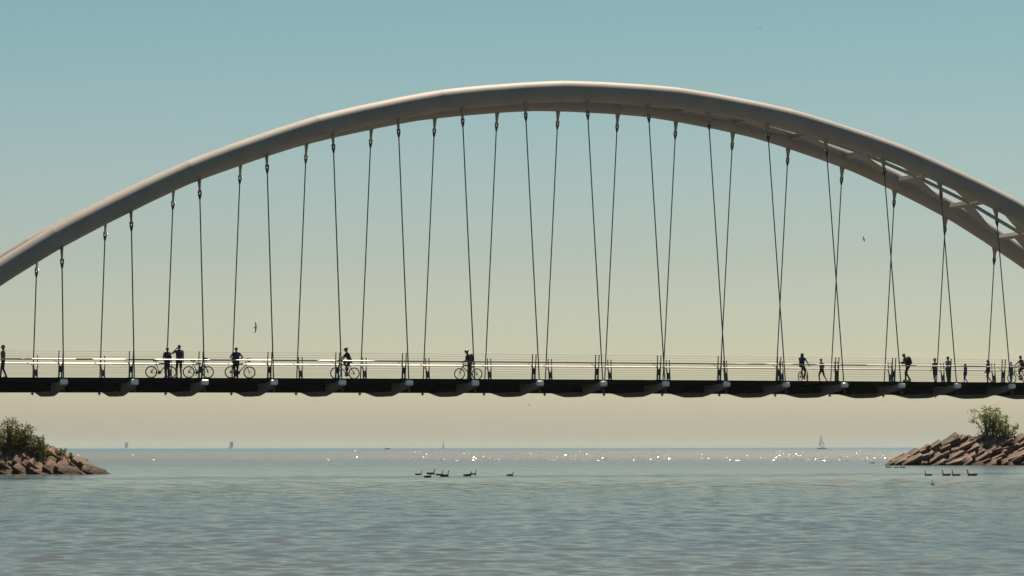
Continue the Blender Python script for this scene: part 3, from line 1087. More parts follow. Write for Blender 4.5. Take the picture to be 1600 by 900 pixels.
# ------------------------------------------------------------------ bicycles
TYRE = material('tyre_rubber', (0.012, 0.012, 0.013), 0.85, var=0.2)
RIM = material('rim_alloy', (0.35, 0.35, 0.36), 0.35, 0.8, var=0.1)
DRIVE = material('drivetrain_steel', (0.05, 0.05, 0.055), 0.4, 0.7, var=0.2)
SADDLE = material('saddle_vinyl', (0.015, 0.015, 0.016), 0.6, var=0.2)
def bicycle(label, loc, rz, frame=(0.03, 0.03, 0.04), steer=0.0, crank=0.3, wr=0.325, tilt=0.0):
    root = empty('bicycle', loc, rz)
    root.rotation_euler = (tilt, 0, rz)
    tag(root, label, 'bicycle')
    fm = material('bicycle_paint', frame, 0.35, var=0.08, spec=0.5)
    rear = Vector((-0.43, 0, wr)); bb = Vector((0.0, 0, 0.30)); seat = Vector((-0.17, 0, 0.80)); ht = Vector((0.40, 0, 0.86)); hb = Vector((0.44, 0, 0.74))
    frt = Vector((0.62, 0, wr))
    f = MB()
    f.tube([bb, hb], 0.027, 8); f.tube([seat - Vector((0, 0, 0.06)), ht - Vector((0, 0, 0.04))], 0.024, 8); f.tube([bb, seat], 0.022, 8)
    f.tube([hb - Vector((-0.01, 0, 0.03)), ht + Vector((-0.01, 0, 0.03))], 0.023, 8)
    for s_ in (-1, 1):
        f.tube([bb + AY * 0.03 * s_, rear + AY * 0.06 * s_], 0.011, 6)
        f.tube([seat + AY * 0.02 * s_ - Vector((0, 0, 0.06)), rear + AY * 0.06 * s_], 0.010, 6)
    f.tube([bb - AY * 0.04, bb + AY * 0.04], 0.026, 10)
    f.build('frame', fm, root, smooth=True)
    sd = MB()
    sd.tube([seat - Vector((0, 0, .02)), seat + Vector((-0.025, 0, 0.11))], 0.013, 8)
    top = seat + Vector((-0.03, 0, 0.13))
    vs_ = []
    for (x, hw, z) in ((-0.13, 0.075, 0.012), (-0.06, 0.072, 0.0), (0.03, 0.03, 0.0), (0.14, 0.016, -0.005)):
        vs_ += [top + Vector((x, -hw, z)), top + Vector((x, hw, z)), top + Vector((x, hw * .8, z - 0.045)), top + Vector((x, -hw * .8, z - 0.045))]
    fs = [(0, 1, 2, 3), (15, 14, 13, 12)]
    for q in range(3):
        for j in range(4):
            a, b = q * 4 + j, q * 4 + (j + 1) % 4
            fs.append((a, a + 4, b + 4, b))
    sd.add(vs_, fs)
    sd.build('saddle', SADDLE, root, smooth=True)
    def wheel(c, rot):
        w = empty('wheel', c); w.parent = root; w.rotation_euler = (0, 0, rot)
        ring = lambda r, n: [Vector((r * math.cos(2 * math.pi * k / n), 0, r * math.sin(2 * math.pi * k / n))) for k in range(n)]
        t = MB(); t.tube(ring(wr - 0.024, 40), 0.027, 8, closed=True); t.build('tyre', TYRE, w, smooth=True)
        t = MB(); t.tube(ring(wr - 0.052, 40), 0.010, 6, closed=True); t.build('rim', RIM, w, smooth=True)
        t = MB()
        for q in range(24):
            a = 2 * math.pi * q / 24
            t.tube([Vector((0.02 * math.cos(a + 1.2 * (-1) ** q), 0.03 * (-1) ** q, 0.02 * math.sin(a + 1.2 * (-1) ** q))), Vector(((wr - 0.056) * math.cos(a), 0, (wr - 0.056) * math.sin(a)))], 0.0018, 4)
        t.build('spokes', RIM, w)
        t = MB(); t.tube([Vector((0, -0.06, 0)), Vector((0, -0.045, 0)), Vector((0, 0.045, 0)), Vector((0, 0.06, 0))], [0.012, 0.03, 0.03, 0.012], 10); t.build('hub', DRIVE, w)
        return w
    w = wheel(rear, 0)
    t = MB(); t.tube([Vector((0, -0.05, 0)), Vector((0, -0.03, 0))], [0.055, 0.045], 14); t.build('sprocket', DRIVE, w)
    wheel(frt, steer)
    # steering assembly
    rs = Matrix.Rotation(steer, 3, (ht - hb).normalized())
    T = lambda v: hb + rs @ (Vector(v) - hb)
    fk = MB()
    cr = hb + Vector((0.015, 0, -0.05))
    fk.tube([T(cr - AY * 0.055), T(cr + AY * 0.055)], 0.016, 8)
    for s_ in (-1, 1):
        fk.tube([T(cr + AY * 0.055 * s_), T(frt + AY * 0.055 * s_)], 0.016, 8)
    fk.build('fork', fm, root, smooth=True)
    hbm = MB()
    st = ht + Vector((0.05, 0, 0.10))
    hbm.tube([T(ht), T(ht + Vector((-0.005, 0, 0.07))), T(st)], 0.014, 8)
    hbm.tube([T(st + AY * y_ + Vector((-abs(y_) * 0.15, 0, 0.02 * min(1, abs(y_) * 8)))) for y_ in (-0.29, -0.18, -0.08, 0, 0.08, 0.18, 0.29)], 0.012, 8)
    h = hbm.build('handlebar', DRIVE, root, smooth=True)
    for s_ in (-1, 1):
        g = MB(); g.tube([T(st + AY * s_ * 0.19 + Vector((-0.028, 0, 0.02))), T(st + AY * s_ * 0.30 + Vector((-0.045, 0, 0.02)))], 0.018, 8); g.build('grip', SADDLE, h, smooth=True)
    ck = MB()
    ck.tube([bb - AY * 0.062, bb - AY * 0.052], 0.09, 18)
    for s_ in (-1, 1):
        e = Vector((math.cos(crank), 0, math.sin(crank))) * 0.17 * s_
        ck.tube([bb + AY * 0.07 * s_, bb + e + AY * 0.085 * s_], 0.011, 6)
    c = ck.build('crank', DRIVE, root, smooth=True)
    for s_ in (-1, 1):
        e = Vector((math.cos(crank), 0, math.sin(crank))) * 0.17 * s_
        p = MB(); p.box(bb + e + AY * 0.14 * s_, (0.045, 0.045, 0.012)); p.build('pedal', DRIVE, c)
    ch = MB()
    ch.tube([bb + Vector((0, -0.057, 0.088)), rear + Vector((0, -0.04, 0.05))], 0.006, 5); ch.tube([bb + Vector((0, -0.057, -0.088)), rear + Vector((0, -0.04, -0.05))], 0.006, 5)
    ch.build('chain', DRIVE, root)
    return root
LEFT, RIGHT, AWAY, TOWARD = math.pi, 0.0, math.pi / 2, -math.pi / 2
def bike_at(rear_px, front_px, w, label, **kw):
    mid = deck_spot((rear_px + front_px) / 2, w, 0.35)
    rz = RIGHT if front_px > rear_px else LEFT
    off = -0.095 if rz == RIGHT else 0.095
    mid.x += off
    return bicycle(label, mid, rz, **kw)

B1 = bike_at(236, 267, -2.35, 'parked bicycle behind the leftmost of the two standing friends', frame=(0.10, 0.05, 0.02), crank=0.2)
B2 = bike_at(295.5, 324.3, -2.55, 'parked dark bicycle with a helmet hung on its bar, behind a railing post', frame=(0.02, 0.02, 0.03), crank=1.2)
B3 = bike_at(359.5, 390.5, -2.45, 'parked bicycle behind the man with hands on hips', frame=(0.02, 0.02, 0.025), crank=0.6, steer=-0.25)
B5 = bike_at(552, 526, -1.7, 'touring bicycle ridden to the left by the helmeted rider left of centre', frame=(0.04, 0.05, 0.06), crank=1.3)
B6 = bike_at(744.8, 718.6, -1.6, 'bicycle straddled by the standing cyclist with a dark pack', frame=(0.02, 0.02, 0.025), crank=0.1)
b7 = deck_spot(1255, 0.2, 0.35)
B7 = bicycle('bicycle of the blue hooded rider seen at an angle', b7, R(38), frame=(0.03, 0.03, 0.04), crank=0.9, steer=0.35)
B15 = bike_at(1606, 1578.7, -0.9, 'bicycle cut by the right picture edge under the rider in dark red', frame=(0.25, 0.25, 0.25), crank=0.5)

# ------------------------------------------------------------------ people
person('person in a reddish brown shirt at the left picture edge', deck_spot(5, -1.6), R(170), 1.75, shirt=(0.22, 0.10, 0.07), pants=(0.03, 0.03, 0.05), ankles=((0.14, 0.09, 0.09), (-0.16, -0.09, 0.11)), wrists=((0.22, 0.2, 0.95), (0.05, -0.26, 0.82)))
person('person in a dark blue top standing before the leftmost bicycle', deck_spot(261.5, -2.9), AWAY + 0.25, 1.64, shirt=(0.02, 0.03, 0.07), pants=(0.03, 0.02, 0.03), wrists=((0.22, 0.10, 1.02), (0.24, -0.06, 1.03)), elbow_pole=((-0.6, 0.8, -0.3), (-0.6, -0.8, -0.3)), sleeves='short')
person('tall person in a navy shirt raising a hand to the face', deck_spot(280, -2.9), AWAY + 0.15, 1.78, shirt=(0.025, 0.035, 0.11), pants=(0.015, 0.015, 0.02), shorts=True, wrists=((0.17, 0.16, 1.47), (0.06, -0.27, 0.86)), elbow_pole=((0.3, 0.7, -1.0), (-1, -0.5, 0)), ankles=((0.03, 0.11, 0.09), (-0.03, -0.11, 0.09)))
person('person in a blue shirt with both hands on hips', deck_spot(369, -2.95), AWAY, 1.66, shirt=(0.02, 0.03, 0.13), pants=(0.02, 0.02, 0.03), wrists=((-0.02, 0.17, 1.02), (-0.02, -0.17, 1.02)), elbow_pole=((-0.35, 1.0, 0.0), (-0.35, -1.0, 0.0)), girth=1.25, ankles=((0.0, 0.09, 0.09), (0.02, -0.09, 0.09)), shoes=SHOE_L)

def rider(label, bike, H, shirt, pants, lean, crank, **kw):
    k = H / 1.75
    cz, sz = math.cos(crank) * 0.17, math.sin(crank) * 0.17
    an = lambda s_: ((cz * s_ - 0.05) / k, 0.13 * s_ / k, (0.30 + sz * s_ + 0.115) / k)
    hnd = lambda s_: (0.36 / k, 0.25 * s_ / k, 1.02 / k)
    loc = bike.location.copy()
    return person(label, loc, bike.rotation_euler.z, H, pelvis=(-0.20 / k, 0, 1.00 / k), lean=lean, ankles=(an(1), an(-1)), wrists=(hnd(1), hnd(-1)), elbow_pole=((-0.4, 0.6, -1), (-0.4, -0.6, -1)), shirt=shirt, pants=pants, head=(-lean * 0.7, 0), **kw)
rider('helmeted rider in dark clothes cycling left, left of centre', B5, 1.66, (0.02, 0.02, 0.03), (0.02, 0.025, 0.05), 0.42, 1.3, hat='helmet', sleeves='long')
q6 = B6.location.copy()
person('helmeted cyclist standing astride a bicycle near the middle', q6 + Vector((0.0, 0, 0)), LEFT, 1.74, pelvis=(0.0, 0, 0.90), lean=0.28, shirt=(0.02, 0.025, 0.06), pants=(0.03, 0.05, 0.09), ankles=((0.10, 0.17, 0.09), (-0.14, -0.17, 0.10)), wrists=((0.36, 0.25, 1.03), (0.36, -0.25, 1.03)), elbow_pole=((-0.4, 0.6, -1), (-0.4, -0.6, -1)), hat='helmet', sleeves='long', head=(-0.1, 0.2))
rider('rider in a blue hooded top on the angled bicycle', B7, 1.68, (0.02, 0.035, 0.16), (0.015, 0.015, 0.03), 0.12, 0.9, hair='long', sleeves='long')
person('bare armed child in a purple top walking left', deck_spot(1284, -0.2), R(186), 1.48, shirt=(0.16, 0.09, 0.11), pants=(0.03, 0.03, 0.05), shorts=True, sleeves='none', ankles=((-0.36, 0.08, 0.14), (0.12, -0.08, 0.09)), pelvis=(0, 0, 0.90), wrists=((0.16, 0.18, 0.95), (-0.05, -0.24, 0.85)), toes=(-0.5, 0), lean=0.05)
skater_loc = deck_spot(1417.5, -1.6); skater_loc.z += 0.085
skater = person('person leaning forward on inline skates with a backpack', skater_loc, LEFT, 1.78, pelvis=(-0.06, 0, 0.88), lean=0.36, head=(0.12, 0), shirt=(0.015, 0.015, 0.02), pants=(0.06, 0.03, 0.03), ankles=((0.16, 0.08, 0.10), (-0.22, -0.08, 0.10)), wrists=((0.52, 0.16, 1.10), (0.30, -0.2, 1.06)), elbow_pole=((-0.5, 0.6, -1), (-0.5, -0.6, -1)), sleeves='long')
person('person in a brimmed hat and dark red top', deck_spot(1461, 0.6), R(200), 1.55, shirt=(0.14, 0.05, 0.04), pants=(0.02, 0.025, 0.06), ankles=((0.13, 0.09, 0.09), (-0.16, -0.09, 0.10)), pelvis=(0, 0, 0.92), hat='brim', wrists=((0.20, 0.22, 0.72), (0.10, -0.26, 0.95)))
person('person in a white shirt carrying a small pack beside a railing post', deck_spot(1481.5, 0.2), R(195), 1.68, shirt=(0.42, 0.43, 0.45), pants=(0.025, 0.03, 0.05), wrists=((0.22, 0.2, 0.92), (-0.12, -0.3, 1.02)), ankles=((0.08, 0.09, 0.09), (-0.08, -0.09, 0.09)))
person('small child in a blue dress walking left', deck_spot(1508.5, -0.8), R(178), 1.22, shirt=(0.03, 0.05, 0.20), pants=(0.03, 0.05, 0.20), skirt=0.55, sleeves='short', ankles=((0.18, 0.07, 0.09), (-0.22, -0.07, 0.12)), pelvis=(0, 0, 0.90), wrists=((0.36, 0.34, 0.92), (-0.02, -0.26, 0.9)), hair='curly', toes=(0, -0.3))
person('long haired person in a dark blue jacket walking left', deck_spot(1544, -0.9), R(176), 1.50, shirt=(0.03, 0.03, 0.09), pants=(0.05, 0.05, 0.06), shorts=True, skirt=None, girth=1.25, hair='long', ankles=((0.06, 0.08, 0.09), (-0.28, -0.08, 0.14)), pelvis=(0, 0, 0.90), wrists=((0.28, 0.26, 0.78), (0.05, -0.28, 0.86)), sleeves='long', toes=(0, -0.4))
person('child in teal trousers walking in front of the rightmost bicycle', deck_spot(1580, -2.2), R(200), 1.30, shirt=(0.10, 0.05, 0.07), pants=(0.04, 0.10, 0.13), wrists=((0.24, 0.24, 0.85), (0.0, -0.27, 0.84)), ankles=((0.09, 0.08, 0.09), (-0.1, -0.08, 0.1)))
rider('rider in dark red cycling left at the right picture edge', B15, 1.64, (0.08, 0.03, 0.03), (0.06, 0.03, 0.03), 0.30, 0.5, sleeves='none', shorts=True)

# inline skates under the skater
SK = material('skate_boot', (0.02, 0.02, 0.02), 0.5, var=0.2)
kk = 1.78 / 1.75
for (x, y, z) in ((0.16, 0.08, 0.10), (-0.22, -0.08, 0.10)):
    mb = MB()
    c = Vector((x * kk, y * kk, 0))
    mb.box(c + Vector((0.05, 0, -0.012)), (0.13, 0.012, 0.018))
    mb.tube([c + Vector((-0.01, 0, 0.05)), c + Vector((0.0, 0, 0.15))], [0.055, 0.055], 10)
    for q in range(4):
        w = c + Vector((-0.06 + 0.075 * q, 0, -0.043))
        mb.tube([w - AY * 0.012, w + AY * 0.012], 0.038, 12)
    mb.build('inline_skate', SK, skater)

# backpacks, phone and hung helmets are things of their own
def pack(label, wearer, H, pelvis, lean, size, rgb):
    k = H / 1.75
    up = Vector((math.sin(lean), 0, math.cos(lean))); bk = -Vector((math.cos(lean), 0, -math.sin(lean)))
    c = Vector(pelvis) + up * 0.28 + bk * 0.20
    root = empty('backpack', wearer.location, wearer.rotation_euler.z)
    tag(root, label, 'backpack')
    pr = []
    w, h, d = size
    for sy in (-1, 1):
        for sz in (-1, 1):
            pr.append((tuple((c + AY * (w * sy) + up * (h * sz) - bk * 0.02) * k), tuple((c + AY * (w * 0.8 * sy) + up * (h * 0.8 * sz) + bk * d) * k), 0.075 * k, 0.06 * k, 'b'))
    pr.append((tuple((c - up * h) * k), tuple((c + up * h) * k), 0.11 * k, 0.11 * k, 'b'))
    pr.append((tuple((c - up * h * .5 + bk * d) * k), tuple((c + up * h * .2 + bk * d) * k), 0.09 * k, 0.08 * k, 'b'))
    link('bag', body_mesh(pr, 0.014, [cloth(rgb)], ['b']), root)
    st = MB()
    for sy in (-1, 1):
        st.tube([(c + AY * 0.10 * sy + up * h) * k, (c + AY * 0.11 * sy + up * (h + 0.07) - bk * 0.16) * k, (c + AY * 0.12 * sy - bk * 0.335 + up * 0.08) * k, (c + AY * 0.13 * sy - bk * 0.30 - up * 0.08) * k, (c + AY * 0.12 * sy - up * h) * k], 0.018 * k, 6)
    st.build('strap', cloth(rgb), root)
pack('bulky black backpack on the inline skater', skater, 1.78, (-0.06, 0, 0.88), 0.36, (0.085, 0.16, 0.06), (0.012, 0.012, 0.015))
cyc6 = [o for o in col.objects if o.get('label', '').startswith('helmeted cyclist standing')][0]
pack('dark backpack on the cyclist astride a bicycle', cyc6, 1.74, (0.0, 0, 0.90), 0.28, (0.08, 0.13, 0.05), (0.015, 0.018, 0.03))

def hung_helmet(label, loc, rz, rgb):
    mb = MB()
    for a in range(7):
        t = a / 6 * math.pi * 0.5
        for b in range(16):
            ph = 2 * math.pi * b / 16
            mb.v.append((0.145 * math.cos(t) * math.cos(ph), 0.115 * math.cos(t) * math.sin(ph), 0.13 * math.sin(t)))
    for a in range(6):
        for b in range(16):
            i0 = a * 16 + b; i1 = a * 16 + (b + 1) % 16
            mb.f.append((i0, i1, i1 + 16, i0 + 16)); mb.m.append(0)
    mb.f.append(tuple(reversed(range(16)))); mb.m.append(0)
    for s_ in (-1, 1):
        mb.tube([(0.08, 0.09 * s_, 0), (0.03, 0.06 * s_, -0.09), (0.0, 0, -0.14)], 0.006, 5)
    o = mb.build('bicycle_helmet', material('hung_helmet_shell', rgb, 0.4, var=0.1), smooth=True)
    o.location = loc; o.rotation_euler = (R(160), R(25), rz)
    tag(o, label, 'helmet')
hung_helmet('helmet hanging from the bar of the bicycle behind the post', B2.location + Vector((0.47, -0.16, 1.02)), 0.3, (0.03, 0.03, 0.04))
hung_helmet('helmet hanging from the bar beside the man with hands on hips', B3.location + Vector((0.52, -0.16, 1.00)), 0.2, (0.02, 0.02, 0.02))
mb = MB(); mb.box((0, 0, 0), (0.045, 0.03, 0.035)); mb.tube([(0, 0.02, 0), (0, 0.06, 0)], 0.022, 10)
p3 = [o for o in col.objects if o.get('label', '').startswith('tall person in a navy')][0]
cm = mb.build('camera_body', DRIVE)
cm.name = 'compact_camera'
k = 1.78 / 1.75
pl, fd_, nr_ = HANDS[(p3['label'], 0)]
cm.location = p3.location + Matrix.Rotation(p3.rotation_euler.z, 3, 'Z') @ (pl + fd_ * 0.045 - nr_ * 0.03)
tag(cm, 'small dark camera held up by the tall person in navy', 'camera')

# ------------------------------------------------------------------ geese
GB = material('goose_brown', (0.10, 0.075, 0.055), 0.9, var=0.3, scale=12)
GK = material('goose_black', (0.012, 0.012, 0.012), 0.7, var=0.2)
GW = material('goose_white', (0.6, 0.58, 0.54), 0.8, var=0.1)
def goose_mesh(pose):
    pr = [((-0.36, 0, 0.13), (-0.18, 0, 0.10), 0.05, 0.12, 'b'), ((-0.18, 0, 0.10), (0.14, 0, 0.10), 0.13, 0.145, 'b'), ((0.14, 0, 0.10), (0.26, 0, 0.12), 0.14, 0.09, 'b'),
          ((-0.36, 0, 0.11), (-0.26, 0, 0.06), 0.045, 0.06, 'w'), ((-0.46, 0, 0.16), (-0.36, 0, 0.14), 0.018, 0.045, 'k')]
    for s_ in (-1, 1):
        pr.append(((0.10, 0.10 * s_, 0.15), (-0.34, 0.05 * s_, 0.19), 0.065, 0.022, 'b'))
    if pose == 'up':
        n = [(0.24, 0, 0.16), (0.30, 0, 0.30), (0.29, 0, 0.42), (0.31, 0, 0.50)]; hd = (0.40, 0, 0.49)
    elif pose == 'bent':
        n = [(0.24, 0, 0.15), (0.33, 0, 0.26), (0.31, 0, 0.37), (0.35, 0, 0.44)]; hd = (0.43, 0, 0.41)
    else:
        n = [(0.24, 0, 0.14), (0.34, 0, 0.13), (0.44, 0, 0.06), (0.49, 0, -0.02)]; hd = (0.52, 0, -0.08)
    rr = [0.06, 0.042, 0.036, 0.036]
    for a in range(3): pr.append((n[a], n[a + 1], rr[a], rr[a + 1], 'k'))
    n3, h3 = Vector(n[3]), Vector(hd)
    d = (h3 - n3).normalized()
    pr.append((n[3], tuple(n3 + d * 0.05), 0.046, 0.036, 'k'))
    pr.append((tuple(n3 + d * 0.05), tuple(n3 + d * 0.12), 0.026, 0.012, 'k'))
    for s_ in (-1, 1):
        pr.append((tuple(n3 + Vector((0.0, 0.03 * s_, -0.022))), tuple(n3 + Vector((-0.012, 0.028 * s_, 0.0))), 0.021, 0.018, 'w'))
    return body_mesh(pr, 0.014, [GB, GK, GW], ['b', 'k', 'w'])
GM = {p: goose_mesh(p) for p in ('up', 'bent', 'feed')}
def goose(px, py, face, pose, label, k=1.0, yaw=0.0):
    o = link('goose', GM[pose])
    p = px_water(px, py)
    o.location = (p.x, p.y, -0.02)
    base = -YAW if face > 0 else math.pi - YAW
    o.rotation_euler = (0, 0, base + yaw)
    k *= 0.66
    o.scale = (k, k, k)
    tag(o, label, 'goose', 'geese on the water')
goose(654, 742.0, 1, 'bent', 'goose swimming first at the left end of the central group', 0.8)
goose(668.5, 746.0, 1, 'bent', 'lowest goose at the left of the central cluster', 0.8)
goose(673.5, 741.0, 1, 'up', 'largest goose with raised neck in the central cluster', 1.0)
goose(687, 742.6, 1, 'up', 'goose just left of the darkest goose in the central cluster', 0.85)
goose(695, 745.0, 1, 'up', 'darkest goose at the right of the central cluster', 0.95)
goose(730.5, 744.0, 1, 'bent', 'lower goose of the pair right of the central cluster', 0.9)
goose(739.5, 741.6, 1, 'up', 'upper goose of the pair right of the central cluster', 0.8)
goose(797, 743.6, 1, 'bent', 'lone goose at the right end of the central group', 0.75, 0.2)
goose(1363.5, 724.0, 1, 'up', 'small far goose left of the right breakwater tip', 0.8)
goose(1388, 730.6, -1, 'up', 'leftmost goose under the right breakwater tip', 0.85)
goose(1400.5, 730.8, -1, 'feed', 'goose with its head under water by the right breakwater', 0.75)
goose(1410.5, 731.0, -1, 'bent', 'rightmost of three geese close under the right breakwater tip', 0.85)
goose(1450.5, 743.2, -1, 'up', 'leftmost goose of the row below the right breakwater', 0.85)
goose(1478.5, 743.2, -1, 'up', 'brown goose second from left below the right breakwater', 1.0)
goose(1493.5, 743.4, -1, 'up', 'dark goose third from left below the right breakwater', 0.95)
goose(1519, 743.4, -1, 'bent', 'rightmost goose of the row below the right breakwater', 1.15)
goose(1457.5, 757.5, 1, 'up', 'goose seen from behind, closest to the viewer at right', 0.62, R(95))

# ------------------------------------------------------------------ gulls
GLW = material('gull_white', (0.25, 0.25, 0.25), 0.8, var=0.1)
GLG = material('gull_grey', (0.06, 0.06, 0.065), 0.8, var=0.15)
def gull_mesh():
    pr = [((-0.22, 0, 0), (-0.08, 0, 0), 0.03, 0.065, 'w'), ((-0.08, 0, 0), (0.10, 0, 0.01), 0.07, 0.055, 'w'), ((0.10, 0, 0.01), (0.19, 0, 0.03), 0.05, 0.042, 'w'), ((0.19, 0, 0.03), (0.27, 0, 0.02), 0.025, 0.010, 'g'),
          ((-0.22, 0.04, 0), (-0.34, 0.06, 0), 0.02, 0.014, 'w'), ((-0.22, -0.04, 0), (-0.34, -0.06, 0), 0.02, 0.014, 'w')]
    for s_ in (-1, 1):
        ch = [(0.06, 0.05, 0.02), (0.12, 0.26, 0.11), (0.05, 0.46, 0.10), (-0.12, 0.70, 0.03)]
        bk = [(-0.08, 0.05, 0.02), (-0.03, 0.26, 0.10), (-0.07, 0.46, 0.09), (-0.13, 0.66, 0.03)]
        for a in range(3):
            for t in (0, 0.25, 0.5, 0.75, 1):
                p = Vector(ch[a]).lerp(Vector(bk[a]), t); q = Vector(ch[a + 1]).lerp(Vector(bk[a + 1]), t)
                p.y *= s_; q.y *= s_
                pr.append((tuple(p), tuple(q), 0.022, 0.020 if a < 2 else 0.012, 'g' if a == 2 else 'w'))
    return body_mesh(pr, 0.016, [GLW, GLG], ['w', 'g'])
gm = gull_mesh()
def gull(px, py, depth, rot, label, k=1.0):
    o = link('gull', gm)
    o.location = px_depth(px, py, depth)
    o.rotation_euler = rot
    o.scale = (k,) * 3
    tag(o, label, 'gull', 'gulls in the air')
gull(399.5, 512, 290, (R(78), 0, -YAW), 'banking gull above the deck right of the man with hands on hips')
gull(1350, 374, 300, (R(40), R(10), 2.6), 'pale gull high between the hangers at right', 0.75)
gull(524, 418, 320, (R(25), 0, 1.2), 'tiny gull among the hangers left of centre', 0.6)
gull(1187, 43, 240, (R(10), 0, 0.5), 'tiny gull high above the arch near the top edge', 0.5)
gull(495, 628, 300, (R(15), 0, 0.4), 'tiny gull below the deck left of centre', 0.6)
gull(827, 633, 300, (R(15), 0, 2.4), 'tiny gull below the deck at the middle', 0.5)
gull(215, 517, 320, (R(12), 0, 0.9), 'tiny gull above the deck near the left hangers', 0.5)

# ------------------------------------------------------------------ boats far out on the lake
HULLW = material('hull_white', (0.75, 0.75, 0.74), 0.4, var=0.05)
HULLD = material('hull_dark', (0.04, 0.05, 0.06), 0.5, var=0.1)
SAILW = material('sail_cloth', (0.8, 0.8, 0.78), 0.8, var=0.05)
_n, _l = SAILW.node_tree.nodes, SAILW.node_tree.links
_tr = _n.new('ShaderNodeBsdfTranslucent'); _tr.inputs[0].default_value = (0.8, 0.8, 0.78, 1)
_mx = _n.new('ShaderNodeMixShader'); _mx.inputs[0].default_value = 0.5
_l.new(_n['Principled BSDF'].outputs[0], _mx.inputs[1]); _l.new(_tr.outputs[0], _mx.inputs[2]); _l.new(_mx.outputs[0], _n['Material Output'].inputs[0])
SAILB = material('spinnaker_cloth', (0.5, 0.6, 0.72), 0.8, var=0.1)  # base colour paled so the far spinnakers look more faded by haze
def hull_mb(L, B, D):
    mb = MB(); n = 10
    for i in range(n + 1):
        t = i / n; x = -L / 2 + L * t
        w = B / 2 * (math.sin(math.pi * min(1, 0.30 + 0.70 * t)) ** 0.7 if t < 1 else 0.02) + 0.02
        z = D * (0.85 + 0.25 * t * t)
        mb.v += [(x, -w, z), (x, -w * 0.75, 0.0), (x, 0, -0.4), (x, w * 0.75, 0.0), (x, w, z)]
    for i in range(n):
        for j in range(4):
            a = i * 5 + j
            mb.f.append((a, a + 5, a + 6, a + 1)); mb.m.append(0)
        mb.f.append((i * 5 + 4, i * 5 + 9, i * 5 + 5, i * 5)); mb.m.append(0)
    mb.f.append((0, 1, 2, 3, 4)); mb.m.append(0)
    return mb
def sail(a, b, c, belly, n=8, t=0.05):
    """triangular sail a (tack) b (clew) c (head) with a belly, as a thin solid"""
    a, b, c = Vector(a), Vector(b), Vector(c)
    nr = (b - a).cross(c - a).normalized()
    mb = MB(); idx = {}
    for sd in (0, 1):
        for i in range(n + 1):
            for j in range(n + 1 - i):
                u, v = i / n, j / n
                p = a + (b - a) * u + (c - a) * v + nr * (belly * 16 * u * (1 - u - v) * (0.35 + v) * 0.5 + sd * t)
                idx[(sd, i, j)] = len(mb.v); mb.v.append(tuple(p))
    for sd in (0, 1):
        for i in range(n):
            for j in range(n - i):
                f = (idx[(sd, i, j)], idx[(sd, i + 1, j)], idx[(sd, i, j + 1)])
                mb.f.append(f if sd else f[::-1]); mb.m.append(0)
                if j < n - i - 1:
                    f = (idx[(sd, i + 1, j)], idx[(sd, i + 1, j + 1)], idx[(sd, i, j + 1)])
                    mb.f.append(f if sd else f[::-1]); mb.m.append(0)
    return mb
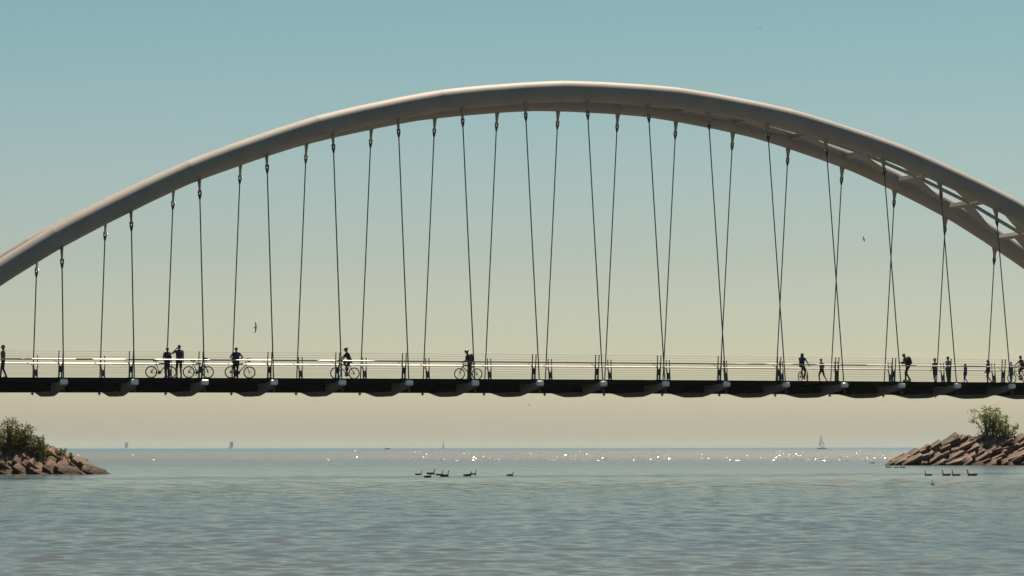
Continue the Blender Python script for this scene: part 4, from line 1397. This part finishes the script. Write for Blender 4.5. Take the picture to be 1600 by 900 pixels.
def sailboat(label, px, depth, mast, rz, spin=None, L=11.0):
    p = px_depth(px, 700, depth)
    root = empty('sailboat', (p.x, p.y, 0), rz)
    tag(root, label, 'sailboat')
    hull_mb(L, L * 0.3, 1.15).build('hull', HULLW, root, smooth=True)
    mb = MB(); mb.box((-0.06 * L, 0, 1.35), (L * 0.16, L * 0.09, 0.32)); mb.build('cabin', HULLW, root)
    mb = MB(); mb.tube([(L * 0.06, 0, 0.9), (L * 0.05, 0, mast)], [0.11, 0.07], 8); mb.tube([(L * 0.06, 0, 2.0), (-L * 0.36, 0, 2.0)], 0.08, 8); mb.build('mast', HULLD, root)
    if spin:
        mb = MB(); n, m_ = 12, 12
        for sd in (0, 1):
            for i in range(n + 1):
                for j in range(m_ + 1):
                    u = i / n * 2 - 1; v = j / m_
                    wdt = (0.24 * L + 0.34 * L * math.sin(math.pi * (0.12 + 0.80 * (1 - v)))) * 0.6
                    y = u * wdt
                    x = L * 0.45 + (1.6 - sd * 0.06) * (1 - u * u) * math.sin(math.pi * min(1, 0.15 + v * 0.85))
                    mb.v.append((x - sd * 0.05, y, 2.2 + (mast - 2.8) * v - 0.4 * u * u * (1 - v)))
        st = (n + 1) * (m_ + 1)
        for sd in (0, 1):
            for i in range(n):
                for j in range(m_):
                    a = sd * st + i * (m_ + 1) + j
                    f = (a, a + m_ + 1, a + m_ + 2, a + 1)
                    mb.f.append(f if sd == 0 else f[::-1]); mb.m.append(0)
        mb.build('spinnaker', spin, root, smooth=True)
    else:
        sail((L * 0.48, 0, 1.4), (L * 0.08, 0.9, 1.8), (L * 0.07, 0, mast * 0.93), 0.5).build('jib', SAILW, root, smooth=True)
    sail((L * 0.045, 0, 2.1), (-L * 0.36, 0.3, 2.1), (L * 0.045, 0, mast * 0.98), 0.45).build('mainsail', SAILW, root, smooth=True)
    return root
sailboat('white two sailed sailboat far out right of centre', 1284, 2300, 13.4, math.pi - YAW + 0.35, L=9.5)
sailboat('small hazy sailboat with narrow sails near the middle', 693, 5200, 17.5, R(25), L=12.0)
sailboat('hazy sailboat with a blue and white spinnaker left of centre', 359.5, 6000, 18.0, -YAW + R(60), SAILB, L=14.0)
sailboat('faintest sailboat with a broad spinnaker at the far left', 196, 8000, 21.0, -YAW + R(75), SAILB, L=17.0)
p = px_depth(605, 702, 2600)
mbt = empty('motorboat', (p.x, p.y, 0), -YAW)
tag(mbt, 'tiny dark motorboat on the horizon left of the middle sailboat', 'boat')
hull_mb(6.0, 2.0, 0.9).build('hull', HULLD, mbt, smooth=True)
mb = MB(); mb.box((-0.3, 0, 1.15), (1.0, 0.7, 0.35)); mb.build('cabin', HULLD, mbt)
mb = MB(); mb.bar((0.7, 0, 1.0), (0.35, 0, 1.75), 0.7, 0.03, up=(1, 0, 0)); mb.build('windscreen', HULLD, mbt)

# ------------------------------------------------------------------ haze
mb = MB()
hx0, hx1, hy0, hy1, hz0, hz1 = XA - 60, XB + 60, YA - 60, YB + 60, -2.0, 66.0
mb.box(((hx0 + hx1) / 2, (hy0 + hy1) / 2, (hz0 + hz1) / 2), ((hx1 - hx0) / 2, (hy1 - hy0) / 2, (hz1 - hz0) / 2))
hm = bpy.data.materials.new('haze_air')
hm.use_nodes = True
hn, hl = hm.node_tree.nodes, hm.node_tree.links
hn.clear()
pv = hn.new('ShaderNodeVolumePrincipled')
pv.inputs['Color'].default_value = (0.46, 0.49, 0.47, 1)
pv.inputs['Density'].default_value = 6.0e-5
pv.inputs['Anisotropy'].default_value = 0.0
ho = hn.new('ShaderNodeOutputMaterial')
hl.new(pv.outputs[0], ho.inputs['Volume'])
tag(mb.build('haze', hm), 'pale summer haze over the lake', kind='stuff')
